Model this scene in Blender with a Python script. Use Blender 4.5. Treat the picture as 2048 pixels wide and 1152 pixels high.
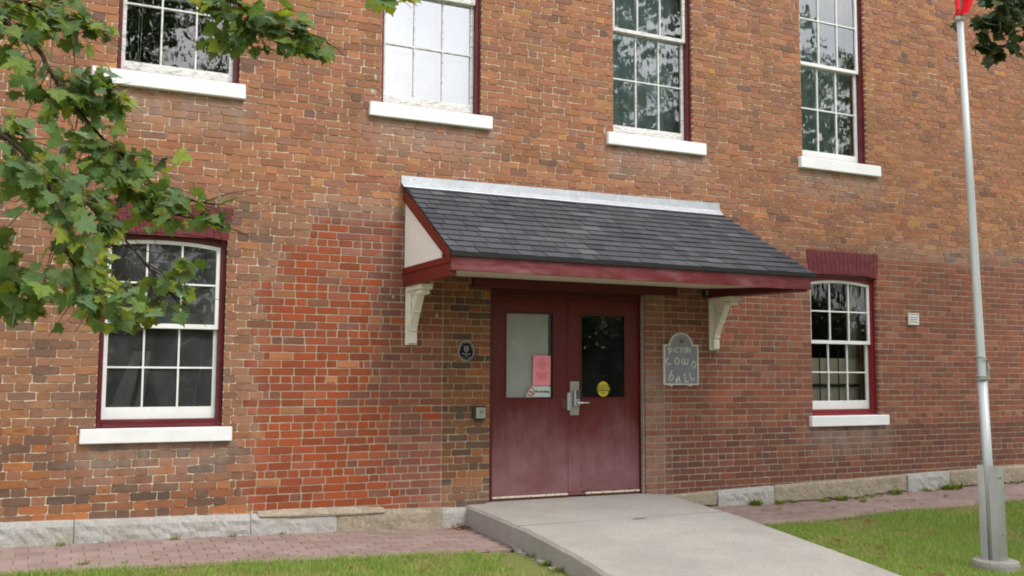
import bpy, math, random
import numpy as np
from mathutils import Vector, Matrix, noise
random.seed(7); np.random.seed(7)
D = bpy.data
for o in list(D.objects): D.objects.remove(o)
SC = bpy.context.scene
COL = SC.collection
R = math.radians

# ------------------------------------------------------------------ camera
CAM = Vector((0.0, -9.2993, 1.4163))
YAW, PITCH, ROLL = -0.4504, 0.0865, -0.0048
FPX = 1993.44 / 2048.0
Mr = Matrix.Rotation(YAW, 3, 'Z') @ Matrix.Rotation(PITCH, 3, 'X') @ Matrix.Rotation(ROLL, 3, 'Y')
cx, cy, cz = Mr.col[0], Mr.col[1], Mr.col[2]
cd = D.cameras.new('camera'); cam = D.objects.new('camera', cd); COL.objects.link(cam)
cd.sensor_width = 36; cd.lens = 36 * FPX; cd.clip_end = 2000; cd.clip_start = 0.05
cam.matrix_world = Matrix(((cx[0], cz[0], -cy[0], CAM[0]), (cx[1], cz[1], -cy[1], CAM[1]), (cx[2], cz[2], -cy[2], CAM[2]), (0, 0, 0, 1)))
SC.camera = cam
def ray(u, v):      # direction of a photo pixel (2048 x 1152 frame), unit forward depth
    return cx * ((u - 1024) / 1993.44) + cy - cz * ((v - 576) / 1993.44)
def at(u, v, d): return CAM + ray(u, v) * d
def proj(p):
    q = Vector(p) - CAM
    w = q.dot(cy)
    if w < 0.1: return None
    return 1024 + 1993.44 * q.dot(cx) / w, 576 - 1993.44 * q.dot(cz) / w

# ------------------------------------------------------------------ sky, sun, exposure
SUN_ELEV, SUN_AZ = 52.0, 22.0      # azimuth measured from -Y towards +X
wd = D.worlds.new('World'); SC.world = wd; wd.use_nodes = True
nt = wd.node_tree; nt.nodes.clear()
out = nt.nodes.new('ShaderNodeOutputWorld'); bg = nt.nodes.new('ShaderNodeBackground')
sky = nt.nodes.new('ShaderNodeTexSky'); sky.sky_type = 'NISHITA'; sky.sun_disc = False
sky.sun_elevation = R(SUN_ELEV); sky.sun_rotation = R(180 - SUN_AZ); sky.air_density = 1.0; sky.dust_density = 2.0
tc = nt.nodes.new('ShaderNodeTexCoord'); mp = nt.nodes.new('ShaderNodeMapping'); mp.inputs['Scale'].default_value = (1, 1, 2.6)
nz = nt.nodes.new('ShaderNodeTexNoise'); nz.inputs['Scale'].default_value = 2.2; nz.inputs['Detail'].default_value = 7; nz.inputs['Roughness'].default_value = .6
rp = nt.nodes.new('ShaderNodeValToRGB'); rp.color_ramp.elements[0].position = .30; rp.color_ramp.elements[1].position = .55
rp.color_ramp.elements[0].color = (.35, .35, .35, 1)
nz2 = nt.nodes.new('ShaderNodeTexNoise'); nz2.inputs['Scale'].default_value = 3.5; nz2.inputs['Detail'].default_value = 5
cr = nt.nodes.new('ShaderNodeValToRGB')
cr.color_ramp.elements[0].position = .3; cr.color_ramp.elements[0].color = (7.0, 7.2, 7.5, 1)
cr.color_ramp.elements[1].position = .7; cr.color_ramp.elements[1].color = (11.2, 11.1, 11.0, 1)
mx = nt.nodes.new('ShaderNodeMix'); mx.data_type = 'RGBA'
L = nt.links
L.new(tc.outputs['Generated'], mp.inputs['Vector']); L.new(mp.outputs[0], nz.inputs['Vector']); L.new(mp.outputs[0], nz2.inputs['Vector'])
L.new(nz.outputs['Fac'], rp.inputs[0]); L.new(nz2.outputs['Fac'], cr.inputs[0])
L.new(rp.outputs[0], mx.inputs[0]); L.new(sky.outputs[0], mx.inputs[6]); L.new(cr.outputs[0], mx.inputs[7])
L.new(mx.outputs[2], bg.inputs[0]); bg.inputs[1].default_value = 0.12
L.new(bg.outputs[0], out.inputs[0])
sl = D.lights.new('sun', 'SUN'); sl.energy = 1.5; sl.angle = R(22); sl.color = (1, .96, .90)
so = D.objects.new('sun', sl); COL.objects.link(so)
sd = Vector((math.sin(R(SUN_AZ)) * math.cos(R(SUN_ELEV)), -math.cos(R(SUN_AZ)) * math.cos(R(SUN_ELEV)), math.sin(R(SUN_ELEV))))
so.rotation_euler = sd.to_track_quat('Z', 'Y').to_euler(); so.location = (0, 0, 30)
SC.view_settings.view_transform = 'Standard'; SC.view_settings.look = 'None'
SC.view_settings.exposure = 0.86; SC.view_settings.gamma = 1
SC.view_settings.use_curve_mapping = False
SC.render.engine = 'CYCLES'
SC.cycles.pixel_filter_type = 'BLACKMAN_HARRIS'; SC.cycles.filter_width = 1.9
SC.cycles.max_bounces = 8; SC.cycles.transparent_max_bounces = 16

# ------------------------------------------------------------------ helpers
def s2l(c): return tuple((x / 255 / 12.92 if x / 255 <= .04045 else ((x / 255 + .055) / 1.055) ** 2.4) for x in c)
def C8(r, g, b, k=.85): return tuple(v * k for v in s2l((r, g, b)))
def setp(o, label=None, cat=None, group=None, kind=None):
    if label: o['label'] = label
    if cat: o['category'] = cat
    if group: o['group'] = group
    if kind: o['kind'] = kind
    return o
def empty(name, loc=(0, 0, 0), **k):
    o = D.objects.new(name, None); COL.objects.link(o); o.location = loc; o.empty_display_size = .1
    return setp(o, **k)
class MB:
    def __init__(s): s.v = []; s.f = []; s.c = []; s.w = []; s.m = []
    def add(s, vs, fs, col=None, wash=None, mi=0):
        n = len(s.v); s.v.extend(vs); s.f.extend([tuple(i + n for i in f) for f in fs]); s.m.extend([mi] * len(fs))
        if col is not None: s.c.extend([col] * len(vs))
        if wash is not None: s.w.extend(wash)
    def box(s, x0, x1, y0, y1, z0, z1, b=0.0, **k):
        if x0 > x1: x0, x1 = x1, x0
        if y0 > y1: y0, y1 = y1, y0
        if z0 > z1: z0, z1 = z1, z0
        if b <= 0:
            vs = [(x, y, z) for x in (x0, x1) for y in (y0, y1) for z in (z0, z1)]
            fs = [(0, 1, 3, 2), (4, 6, 7, 5), (0, 4, 5, 1), (2, 3, 7, 6), (0, 2, 6, 4), (1, 5, 7, 3)]
            s.add(vs, fs, **k); return
        b = min(b, (x1 - x0) / 3, (y1 - y0) / 3, (z1 - z0) / 3)
        vs = []; idx = {}
        X = (x0, x1); Y = (y0, y1); Z = (z0, z1); sg = (1, -1)
        for i in (0, 1):
            for j in (0, 1):
                for l in (0, 1):
                    for a in range(3):
                        p = [X[i] + sg[i] * b * (a != 0), Y[j] + sg[j] * b * (a != 1), Z[l] + sg[l] * b * (a != 2)]
                        idx[i, j, l, a] = len(vs); vs.append(tuple(p))
        fs = []
        for i in (0, 1):
            q = [idx[i, 0, 0, 0], idx[i, 1, 0, 0], idx[i, 1, 1, 0], idx[i, 0, 1, 0]]; fs.append(q if i else q[::-1])
            q = [idx[0, i, 0, 1], idx[0, i, 1, 1], idx[1, i, 1, 1], idx[1, i, 0, 1]]; fs.append(q if i else q[::-1])
            q = [idx[0, 0, i, 2], idx[1, 0, i, 2], idx[1, 1, i, 2], idx[0, 1, i, 2]]; fs.append(q if i else q[::-1])
        for i in (0, 1):
            for j in (0, 1):
                fs.append([idx[i, j, 0, 0], idx[i, j, 1, 0], idx[i, j, 1, 1], idx[i, j, 0, 1]])
                fs.append([idx[i, 0, j, 0], idx[i, 1, j, 0], idx[i, 1, j, 2], idx[i, 0, j, 2]])
                fs.append([idx[0, i, j, 1], idx[1, i, j, 1], idx[1, i, j, 2], idx[0, i, j, 2]])
                for l in (0, 1): fs.append([idx[i, j, l, 0], idx[i, j, l, 1], idx[i, j, l, 2]])
        s.add(vs, [tuple(f) for f in fs], **k)
    def prism(s, poly, fn, **k):       # poly: 2D outline; fn(u,v,side) -> point
        n = len(poly)
        vs = [fn(u, v, 0) for u, v in poly] + [fn(u, v, 1) for u, v in poly]
        fs = [tuple(range(n)), tuple(range(2 * n - 1, n - 1, -1))] + [(i, i + n, (i + 1) % n + n, (i + 1) % n) for i in range(n)]
        s.add(vs, fs, **k)
    def tube(s, pts, rad, n=8, cap=True, **k):
        pts = [Vector(p) for p in pts]; m = len(pts)
        rr = rad if hasattr(rad, '__len__') else [rad] * m
        vs = []; fs = []; up = None
        for i, p in enumerate(pts):
            t = (pts[min(i + 1, m - 1)] - pts[max(i - 1, 0)]).normalized()
            if up is None: up = t.orthogonal().normalized()
            up = (up - t * up.dot(t)).normalized(); w = t.cross(up)
            for j in range(n):
                a = 2 * math.pi * j / n
                vs.append(tuple(p + (up * math.cos(a) + w * math.sin(a)) * rr[i]))
        for i in range(m - 1):
            for j in range(n):
                a = i * n + j; b = i * n + (j + 1) % n; fs.append((a, b, b + n, a + n))
        if cap: fs.append(tuple(range(n - 1, -1, -1))); fs.append(tuple(range((m - 1) * n, m * n)))
        s.add(vs, fs, **k)
    def build(s, name, mat, parent=None, fix=False, smooth=False, **k):
        me = D.meshes.new(name); me.from_pydata([tuple(v) for v in s.v], [], s.f)
        if fix:
            import bmesh
            bm = bmesh.new(); bm.from_mesh(me); bmesh.ops.recalc_face_normals(bm, faces=bm.faces); bm.to_mesh(me); bm.free()
        if s.c:
            a = me.color_attributes.new('bc', 'FLOAT_COLOR', 'POINT')
            a.data.foreach_set('color', np.array(s.c, dtype=np.float32).ravel())
        if s.w:
            a = me.attributes.new('wash', 'FLOAT', 'POINT'); a.data.foreach_set('value', np.array(s.w, dtype=np.float32))
        for m in (mat if isinstance(mat, (list, tuple)) else [mat]): me.materials.append(m)
        if any(s.m): me.polygons.foreach_set('material_index', s.m)
        if smooth: me.polygons.foreach_set('use_smooth', [True] * len(me.polygons))
        me.update()
        o = D.objects.new(name, me); COL.objects.link(o)
        if parent: o.parent = parent; 
        if parent: o.matrix_parent_inverse = Matrix.Identity(4)
        return setp(o, **k)

# ------------------------------------------------------------------ materials
class NT:
    def __init__(s, name):
        s.m = D.materials.new(name); s.m.use_nodes = True; s.t = s.m.node_tree; s.b = s.t.nodes['Principled BSDF']; s.out = s.t.nodes['Material Output']
    def n(s, typ, **k):
        x = s.t.nodes.new(typ)
        for a, b in k.items():
            if a in x.inputs.keys(): x.inputs[a].default_value = b
            else: setattr(x, a, b)
        return x
    def l(s, a, b): s.t.links.new(a, b)
    def coords(s, scale=(1, 1, 1)):
        g = s.n('ShaderNodeNewGeometry'); mp = s.n('ShaderNodeMapping'); mp.inputs['Scale'].default_value = scale
        s.l(g.outputs['Position'], mp.inputs['Vector']); return mp.outputs[0]
    def noise(s, scale, detail=4, rough=.55, sc=(1, 1, 1), dist=0):
        x = s.n('ShaderNodeTexNoise'); x.inputs['Scale'].default_value = scale; x.inputs['Detail'].default_value = detail; x.inputs['Roughness'].default_value = rough; x.inputs['Distortion'].default_value = dist
        s.l(s.coords(sc), x.inputs['Vector']); return x.outputs['Fac']
    def ramp(s, f, p0, p1, c0=(0, 0, 0), c1=(1, 1, 1)):
        r = s.n('ShaderNodeValToRGB'); e = r.color_ramp.elements
        e[0].position = p0; e[1].position = p1; e[0].color = (*c0, 1); e[1].color = (*c1, 1)
        s.l(f, r.inputs[0]); return r.outputs[0]
    def mix(s, f, a, b, typ='MIX'):
        x = s.n('ShaderNodeMix'); x.data_type = 'RGBA'; x.blend_type = typ
        for v, i in ((f, 0), (a, 6), (b, 7)):
            if isinstance(v, (int, float)): x.inputs[i].default_value = v
            elif isinstance(v, tuple): x.inputs[i].default_value = (*v[:3], 1)
            else: s.l(v, x.inputs[i])
        return x.outputs[2]
    def math(s, op, a, b=0.0):
        x = s.n('ShaderNodeMath'); x.operation = op
        for v, i in ((a, 0), (b, 1)):
            if isinstance(v, (int, float)): x.inputs[i].default_value = v
            else: s.l(v, x.inputs[i])
        return x.outputs[0]
    def bump(s, h, strength=.3, dist=.005):
        b = s.n('ShaderNodeBump'); b.inputs['Strength'].default_value = strength; b.inputs['Distance'].default_value = dist
        s.l(h, b.inputs['Height']); s.l(b.outputs[0], s.b.inputs['Normal'])
    def base(s, c):
        if isinstance(c, tuple): s.b.inputs['Base Color'].default_value = (*c[:3], 1)
        else: s.l(c, s.b.inputs['Base Color'])
    def rough(s, v, spec=.5):
        if isinstance(v, (int, float)): s.b.inputs['Roughness'].default_value = v
        else: s.l(v, s.b.inputs['Roughness'])
        s.b.inputs['Specular IOR Level'].default_value = spec

def simple(name, col, rough=.6, metal=0, var=.12, scale=30, bump=.1, bd=.002, spec=.4, sc=(1, 1, 1)):
    t = NT(name); f = t.noise(scale, 5, .6, sc)
    dk = tuple(v * (1 - var * 2) for v in col); lt = tuple(min(1, v * (1 + var)) for v in col)
    t.base(t.ramp(f, .3, .7, dk, lt)); t.rough(rough, spec); t.b.inputs['Metallic'].default_value = metal
    if bump: t.bump(f, bump, bd)
    return t.m
def m_brick():
    t = NT('brick_face'); a = t.n('ShaderNodeVertexColor'); a.layer_name = 'bc'
    w = t.n('ShaderNodeAttribute'); w.attribute_name = 'wash'
    f1 = t.noise(13, 7, .72, (1, 1, 2.6), .8)       # smudges running along the brick
    f2 = t.noise(90, 4, .6)
    f3 = t.noise(2.1, 4, .6)
    c = a.outputs['Color']
    old = a.outputs['Alpha']
    sm = t.ramp(f1, .47, .70)
    c = t.mix(t.math('MULTIPLY', sm, t.math('MULTIPLY', old, .72)), c, (.060, .042, .036))
    c = t.mix(t.math('MULTIPLY', t.ramp(f2, .35, .75), .45), c, t.mix(1.0, c, (1.30, 1.25, 1.2), 'MULTIPLY'))
    c = t.mix(t.math('MULTIPLY', t.ramp(f2, .36, .26), .5), c, (.04, .03, .025))
    c = t.mix(t.math('MULTIPLY', t.ramp(f3, .45, .7), .28), c, (.12, .08, .062))  # broad dark stains, with soft tree shade put into the brick colour
    f4 = t.noise(9, 5, .7, (1, 1, 1), .6)
    c = t.mix(t.math('MULTIPLY', t.ramp(f4, .60, .78), .30), c, (.42, .36, .31))
    ws = t.math('MULTIPLY', w.outputs['Fac'], t.ramp(t.noise(7, 5, .65, (1, 1, .6)), .30, .62))
    c = t.mix(ws, c, (.34, .27, .235))
    t.base(c); t.rough(.92, .25)
    t.bump(t.math('ADD', t.noise(55, 5, .7, (1, 1, 2)), t.math('MULTIPLY', f2, .5)), .55, .004)
    return t.m
def m_mortar():
    t = NT('mortar'); a = t.n('ShaderNodeVertexColor'); a.layer_name = 'bc'
    f = t.noise(12, 6, .7); c = a.outputs['Color']
    c = t.mix(t.math('MULTIPLY', t.ramp(f, .40, .66), .6), c, t.mix(1.0, c, (.50, .44, .38), 'MULTIPLY'))
    t.base(c); t.rough(.95, .2); t.bump(t.noise(130, 3), .4, .003); return t.m
def m_white(name='white_paint', base=C8(238, 240, 240, .92), chip=.62, und=C8(150, 135, 120), amt=1):
    t = NT(name); f = t.noise(26, 7, .75, (.6, 1, 3.2), .4); g = t.noise(3.0, 4, .6)
    c = t.mix(t.math('MULTIPLY', t.ramp(g, .38, .72), .25), base, C8(196, 190, 178))
    c = t.mix(t.math('MULTIPLY', t.ramp(f, chip, chip + .05), .75 * amt), c, und)
    t.base(c); t.rough(.55, .35); t.bump(f, .25, .003); return t.m
def m_stone():
    t = NT('limestone'); f = t.noise(45, 8, .75); g = t.noise(4, 4, .6)
    c = t.ramp(f, .3, .7, C8(156, 154, 150), C8(206, 204, 200))
    c = t.mix(t.math('MULTIPLY', t.ramp(g, .45, .75), .5), c, C8(150, 136, 116))
    t.base(c); t.rough(.95, .2); t.bump(f, .6, .012); return t.m
def m_parge():
    t = NT('parging'); f = t.noise(28, 8, .7); g = t.noise(5, 5, .65)
    c = t.ramp(f, .3, .7, C8(142, 130, 112), C8(186, 174, 154))
    c = t.mix(t.math('MULTIPLY', t.ramp(g, .5, .7), .45), c, C8(95, 82, 70))
    t.base(c); t.rough(.95, .2); t.bump(f, .5, .008); return t.m
def m_redwood(name, col, fade=(.25, .12, .13), amt=.5, p=(.48, .66), rough=.45, sc=(.5, 1, 2.2)):
    t = NT(name); f = t.noise(7, 6, .62, sc, .4); g = t.noise(60, 6, .7, (.4, 1, 1.6)); h = t.noise(5, 3, .5)
    c = t.mix(t.math('MULTIPLY', t.ramp(f, *p), amt), col, fade)
    c = t.mix(t.math('MULTIPLY', t.ramp(g, .66, .72), amt * 1.1), c, C8(225, 205, 205))
    c = t.mix(t.math('MULTIPLY', t.ramp(h, .4, .7), .25), c, tuple(v * .6 for v in col))
    t.base(c); t.rough(rough, .4); t.bump(g, .12, .002); return t.m
def m_door():
    t = NT('door_paint'); g = t.n('ShaderNodeNewGeometry'); sp = t.n('ShaderNodeSeparateXYZ'); t.l(g.outputs['Position'], sp.inputs[0])
    f = t.noise(4, 5, .6, (1, 1, .55)); s = t.noise(11, 5, .65, (2.4, 1, .13), .2); fine = t.noise(150, 3, .6)
    z = sp.outputs['Z']
    # road salt film rising from the foot of the doors: chalky, with streaks and a ragged top
    lim = t.math('ADD', z, t.math('MULTIPLY', t.math('ADD', t.math('MULTIPLY', s, .6), t.math('MULTIPLY', f, 1.3)), -.85))
    mk = t.n('ShaderNodeMapRange'); mk.inputs['From Min'].default_value = .28; mk.inputs['From Max'].default_value = -.48
    mk.inputs['To Min'].default_value = 0; mk.inputs['To Max'].default_value = 1; t.l(lim, mk.inputs['Value'])
    c = t.mix(t.math('MULTIPLY', t.ramp(s, .5, .75), .15), C8(98, 22, 20), C8(124, 54, 54))
    low = t.n('ShaderNodeMapRange'); low.inputs['From Min'].default_value = .12; low.inputs['From Max'].default_value = .42; low.inputs['To Min'].default_value = .8; low.inputs['To Max'].default_value = 1; t.l(z, low.inputs['Value'])
    cl = t.ramp(t.noise(2.6, 6, .7, (1, 1, 1.3)), .3, .62, (.55, .55, .55))
    c = t.mix(t.math('MULTIPLY', t.math('MULTIPLY', mk.outputs[0], low.outputs[0]), t.math('MULTIPLY', cl, .84)), c, C8(148, 112, 116))
    c = t.mix(t.math('MULTIPLY', t.ramp(fine, .4, .7), .12), c, C8(80, 22, 22))
    t.base(c); t.rough(t.math('ADD', .42, t.math('MULTIPLY', mk.outputs[0], .3)), .4); t.bump(fine, .06, .001); return t.m
def m_glass(name='window_glass', tint=(.86, .93, .90), film=0.0, filmc=(.7, .72, .72), ior=1.5, wav=.012, boost=1.0):
    t = NT(name); t.t.nodes.remove(t.b)
    tr = t.n('ShaderNodeBsdfTransparent'); tr.inputs[0].default_value = (*tint, 1)
    gl = t.n('ShaderNodeBsdfGlossy'); gl.inputs['Roughness'].default_value = .015; gl.inputs[0].default_value = (1, 1, 1, 1)
    fr = t.n('ShaderNodeFresnel'); fr.inputs['IOR'].default_value = ior
    bp = t.n('ShaderNodeBump'); bp.inputs['Strength'].default_value = .35; bp.inputs['Distance'].default_value = wav
    t.l(t.noise(6, 2, .5, (1, 1, .6)), bp.inputs['Height']); t.l(bp.outputs[0], gl.inputs['Normal'])
    mxs = t.n('ShaderNodeMixShader'); 
    t.l(t.math('MINIMUM', t.math('MULTIPLY', fr.outputs[0], 2.0 * boost), 1.0), mxs.inputs[0]); t.l(tr.outputs[0], mxs.inputs[1]); t.l(gl.outputs[0], mxs.inputs[2])
    last = mxs.outputs[0]
    if film:
        df = t.n('ShaderNodeBsdfDiffuse'); df.inputs[0].default_value = (*filmc, 1); m2 = t.n('ShaderNodeMixShader')
        t.l(t.math('MULTIPLY', t.ramp(t.noise(3, 5, .65, (1, 1, .5)), .25, .75), film * 2), m2.inputs[0]); t.l(last, m2.inputs[1]); t.l(df.outputs[0], m2.inputs[2]); last = m2.outputs[0]
    t.l(last, t.out.inputs[0]); return t.m
def m_concrete(name, c0, c1, sc=1.0):   # fine grit, larger weathering patches, pits
    t = NT(name); f = t.noise(60 * sc, 8, .75); g = t.noise(1.3, 5, .65); h = t.noise(260, 3, .6)
    c = t.ramp(f, .3, .7, c0, c1)
    c = t.mix(t.math('MULTIPLY', t.ramp(g, .42, .66), .32), c, tuple(v * .74 for v in c0))
    c = t.mix(t.math('MULTIPLY', t.ramp(t.noise(7, 6, .7), .56, .66), .16), c, tuple(v * .62 for v in c0))
    c = t.mix(t.math('MULTIPLY', t.ramp(h, .68, .74), .5), c, C8(95, 90, 84))
    t.base(c); t.rough(.93, .25); t.bump(t.math('ADD', f, h), .35, .004); return t.m
def m_leaf(name, trans=.45):
    t = NT(name); t.t.nodes.remove(t.b); a = t.n('ShaderNodeVertexColor'); a.layer_name = 'bc'
    f = t.noise(24, 4, .6); g = t.noise(60, 4, .7)
    c = t.mix(t.math('MULTIPLY', t.ramp(f, .35, .7), .35), a.outputs[0], t.mix(1.0, a.outputs[0], (.55, .6, .5), 'MULTIPLY'))
    c = t.mix(t.math('MULTIPLY', t.ramp(g, .64, .7), .5), c, C8(120, 72, 30))
    df = t.n('ShaderNodeBsdfDiffuse'); tl = t.n('ShaderNodeBsdfTranslucent'); gl = t.n('ShaderNodeBsdfGlossy')
    gl.inputs['Roughness'].default_value = .5; gl.inputs[0].default_value = (.55, .62, .58, 1)
    t.l(c, df.inputs[0]); t.l(t.mix(1.0, c, (1.75, 1.5, .55), 'MULTIPLY'), tl.inputs[0])
    m1 = t.n('ShaderNodeMixShader'); m1.inputs[0].default_value = trans; t.l(df.outputs[0], m1.inputs[1]); t.l(tl.outputs[0], m1.inputs[2])
    fr = t.n('ShaderNodeFresnel'); fr.inputs['IOR'].default_value = 1.4
    m2 = t.n('ShaderNodeMixShader'); t.l(t.math('MINIMUM', t.math('MULTIPLY', fr.outputs[0], .8), .22), m2.inputs[0]); t.l(m1.outputs[0], m2.inputs[1]); t.l(gl.outputs[0], m2.inputs[2])
    t.l(m2.outputs[0], t.out.inputs[0]); return t.m
def m_grass():
    t = NT('grass_blade'); t.t.nodes.remove(t.b); a = t.n('ShaderNodeVertexColor'); a.layer_name = 'bc'
    df = t.n('ShaderNodeBsdfDiffuse'); tl = t.n('ShaderNodeBsdfTranslucent'); m1 = t.n('ShaderNodeMixShader'); m1.inputs[0].default_value = .35
    t.l(a.outputs[0], df.inputs[0]); t.l(a.outputs[0], tl.inputs[0]); t.l(df.outputs[0], m1.inputs[1]); t.l(tl.outputs[0], m1.inputs[2]); t.l(m1.outputs[0], t.out.inputs[0]); return t.m

MBRICK, MMORT = m_brick(), m_mortar()
MWHITE = m_white(); MSILL = m_white('sill_paint', C8(244, 246, 248, .93), .67, C8(170, 165, 155), .6)
MCHIP = m_white('flaking_white_paint', C8(232, 234, 232, .9), .52, C8(158, 148, 136), 1)
MBRACK = m_white('bracket_paint', C8(232, 228, 216, .95), .66, C8(140, 125, 105), .8)
MSTONE, MPARGE = m_stone(), m_parge()
MRED = m_redwood('dark_red_paint', C8(98, 24, 30), C8(130, 75, 78), .3)
MREDB = m_redwood('newer_red_paint', C8(134, 28, 32), C8(140, 60, 62), .15)
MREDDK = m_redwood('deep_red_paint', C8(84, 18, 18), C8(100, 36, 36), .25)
MREDBR = m_redwood('canopy_red_paint', C8(116, 36, 28), C8(140, 66, 58), .15, (.55, .75))
MFASC = m_redwood('faded_fascia_paint', C8(108, 32, 34), C8(150, 104, 108), .7, (.44, .70), .4, (.45, 1, 1.3))
MLINT = m_redwood('lintel_paint', C8(108, 36, 44), C8(132, 74, 80), .45, (.45, .7), .7, (1, 1, 1))
MDOOR = m_door()
MGLASS = m_glass(tint=(.95, .955, .94), boost=.8); MGLASSB = m_glass('old_window_glass', boost=2.1, wav=.004)
MGLASSW = m_glass('bright_window_glass', (.97, .98, .98), boost=5.5, wav=.004)
MGLASSD = m_glass('door_glass', (.75, .8, .78), ior=1.5, wav=.001, boost=.65, film=.012)
MDUSTY = m_glass('dusty_glass', film=.05, boost=.6, wav=.003)
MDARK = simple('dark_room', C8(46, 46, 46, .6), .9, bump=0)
MMETAL = simple('brushed_aluminium', (.50, .51, .53), .42, .85, .10, 9, .05, sc=(1, 1, .2))
MPOLE = simple('painted_pole_metal', (.46, .49, .49), .5, .4, .06, 6, .03, sc=(1, 1, .2))
MGALV = simple('galvanised_flashing', (.46, .48, .51), .5, .5, .08, 16, .06)
MSTEEL = simple('worn_steel_plate', (.42, .41, .37), .4, .8, .12, 14, .04)
MBLACK = simple('black_plastic', (.02, .02, .022), .45, bump=.05)
MCONC = m_concrete('concrete', C8(142, 138, 132), C8(188, 182, 175))
MBARK = simple('bark', C8(70, 58, 48), .95, 0, .25, 30, .6, .01)
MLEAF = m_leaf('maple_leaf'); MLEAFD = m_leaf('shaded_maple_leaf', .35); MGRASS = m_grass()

# ------------------------------------------------------------------ measured lines
def lerp_tab(tab, x):
    if x <= tab[0][0]: return tab[0][1]
    for (a, b), (c, d) in zip(tab, tab[1:]):
        if x <= c: return b + (d - b) * (x - a) / (c - a)
    return tab[-1][1]
def zb(x): return lerp_tab([(-3, .19), (-.15, .187), (1.87, .144), (3.72, .104), (4.1, .084), (6.2, .09), (7.13, .119), (10.4, .193), (12.2, .223), (17, .25)], x)
def zgw(x): return lerp_tab([(-3, .0), (-.14, 0), (1, -.014), (2.67, -.054), (3.72, -.092), (7.1, -.05), (9, -.07), (10.2, -.014), (12.1, 0), (17, .02)], x)
def edge(x): return lerp_tab([(-4, -.70), (-.12, -.76), (.92, -.92), (2.45, -1.21), (3.75, -1.36), (6.97, -1.19), (8.84, -1.0), (11, -.9), (17, -.85)], x)
def gz(x, y):
    e = edge(x)
    if y > e: return zgw(x) + (-.1 - zgw(x)) * max(0, -y) / (-e)
    return -.1 - .012 * min(12, (e - y))
RL = [(-.02, 3.985, 6.36, .118), (-.35, 3.975, 6.33, .112), (-1.6, 3.885, 6.11, .098), (-2.6, 3.80, 5.955, .052), (-3.25, 3.69, 5.83, .028), (-4.0, 3.52, 5.68, 0), (-6, 3.1, 5.2, -.08), (-9, 2.4, 4.4, -.16), (-14, 1.3, 3.3, -.21)]
def rampx(y):
    for (a, b) in zip(RL, RL[1:]):
        if a[0] >= y >= b[0]:
            t = (a[0] - y) / (a[0] - b[0]); return tuple(a[i] + (b[i] - a[i]) * t for i in (1, 2, 3))
    return None

# ------------------------------------------------------------------ the town hall
hall = empty('town_hall', (4, 0, 0), label='old brick town hall with white sills, red double doors and a shingled porch canopy', cat='building')
H0 = Matrix.Translation((-4, 0, 0))
def child(o):               # keep world coordinates under the hall's empty
    o.parent = hall; o.matrix_parent_inverse = H0; return o
XL, XR, ZT = -2.2, 15.5, 8.2
UPW = [(.595, 1.665), (3.045, 4.135), (5.735, 6.82), (8.45, 9.53)]
UPS = [(.393, 1.715), (2.919, 4.241), (5.646, 6.968), (8.379, 9.701)]
ZU0, ZU1 = 4.09, 6.55
LOW = [(.54, 1.60), (8.53, 9.62)]; ZL0, ZL1 = .935, 2.645
LOS = [(.4174, 1.6792), (8.4659, 9.7277)]
LIN = [(.50, .545, 1.60, 1.645, 2.62, 2.93), (8.47, 8.522, 9.63, 9.656, 2.64, 2.952)]   # top-left, bottom-left, bottom-right, top-right, z0, z1
DOORO = (4.25, 6.138, .12, 2.33)
CH, Z0 = .0725, .0188
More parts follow.
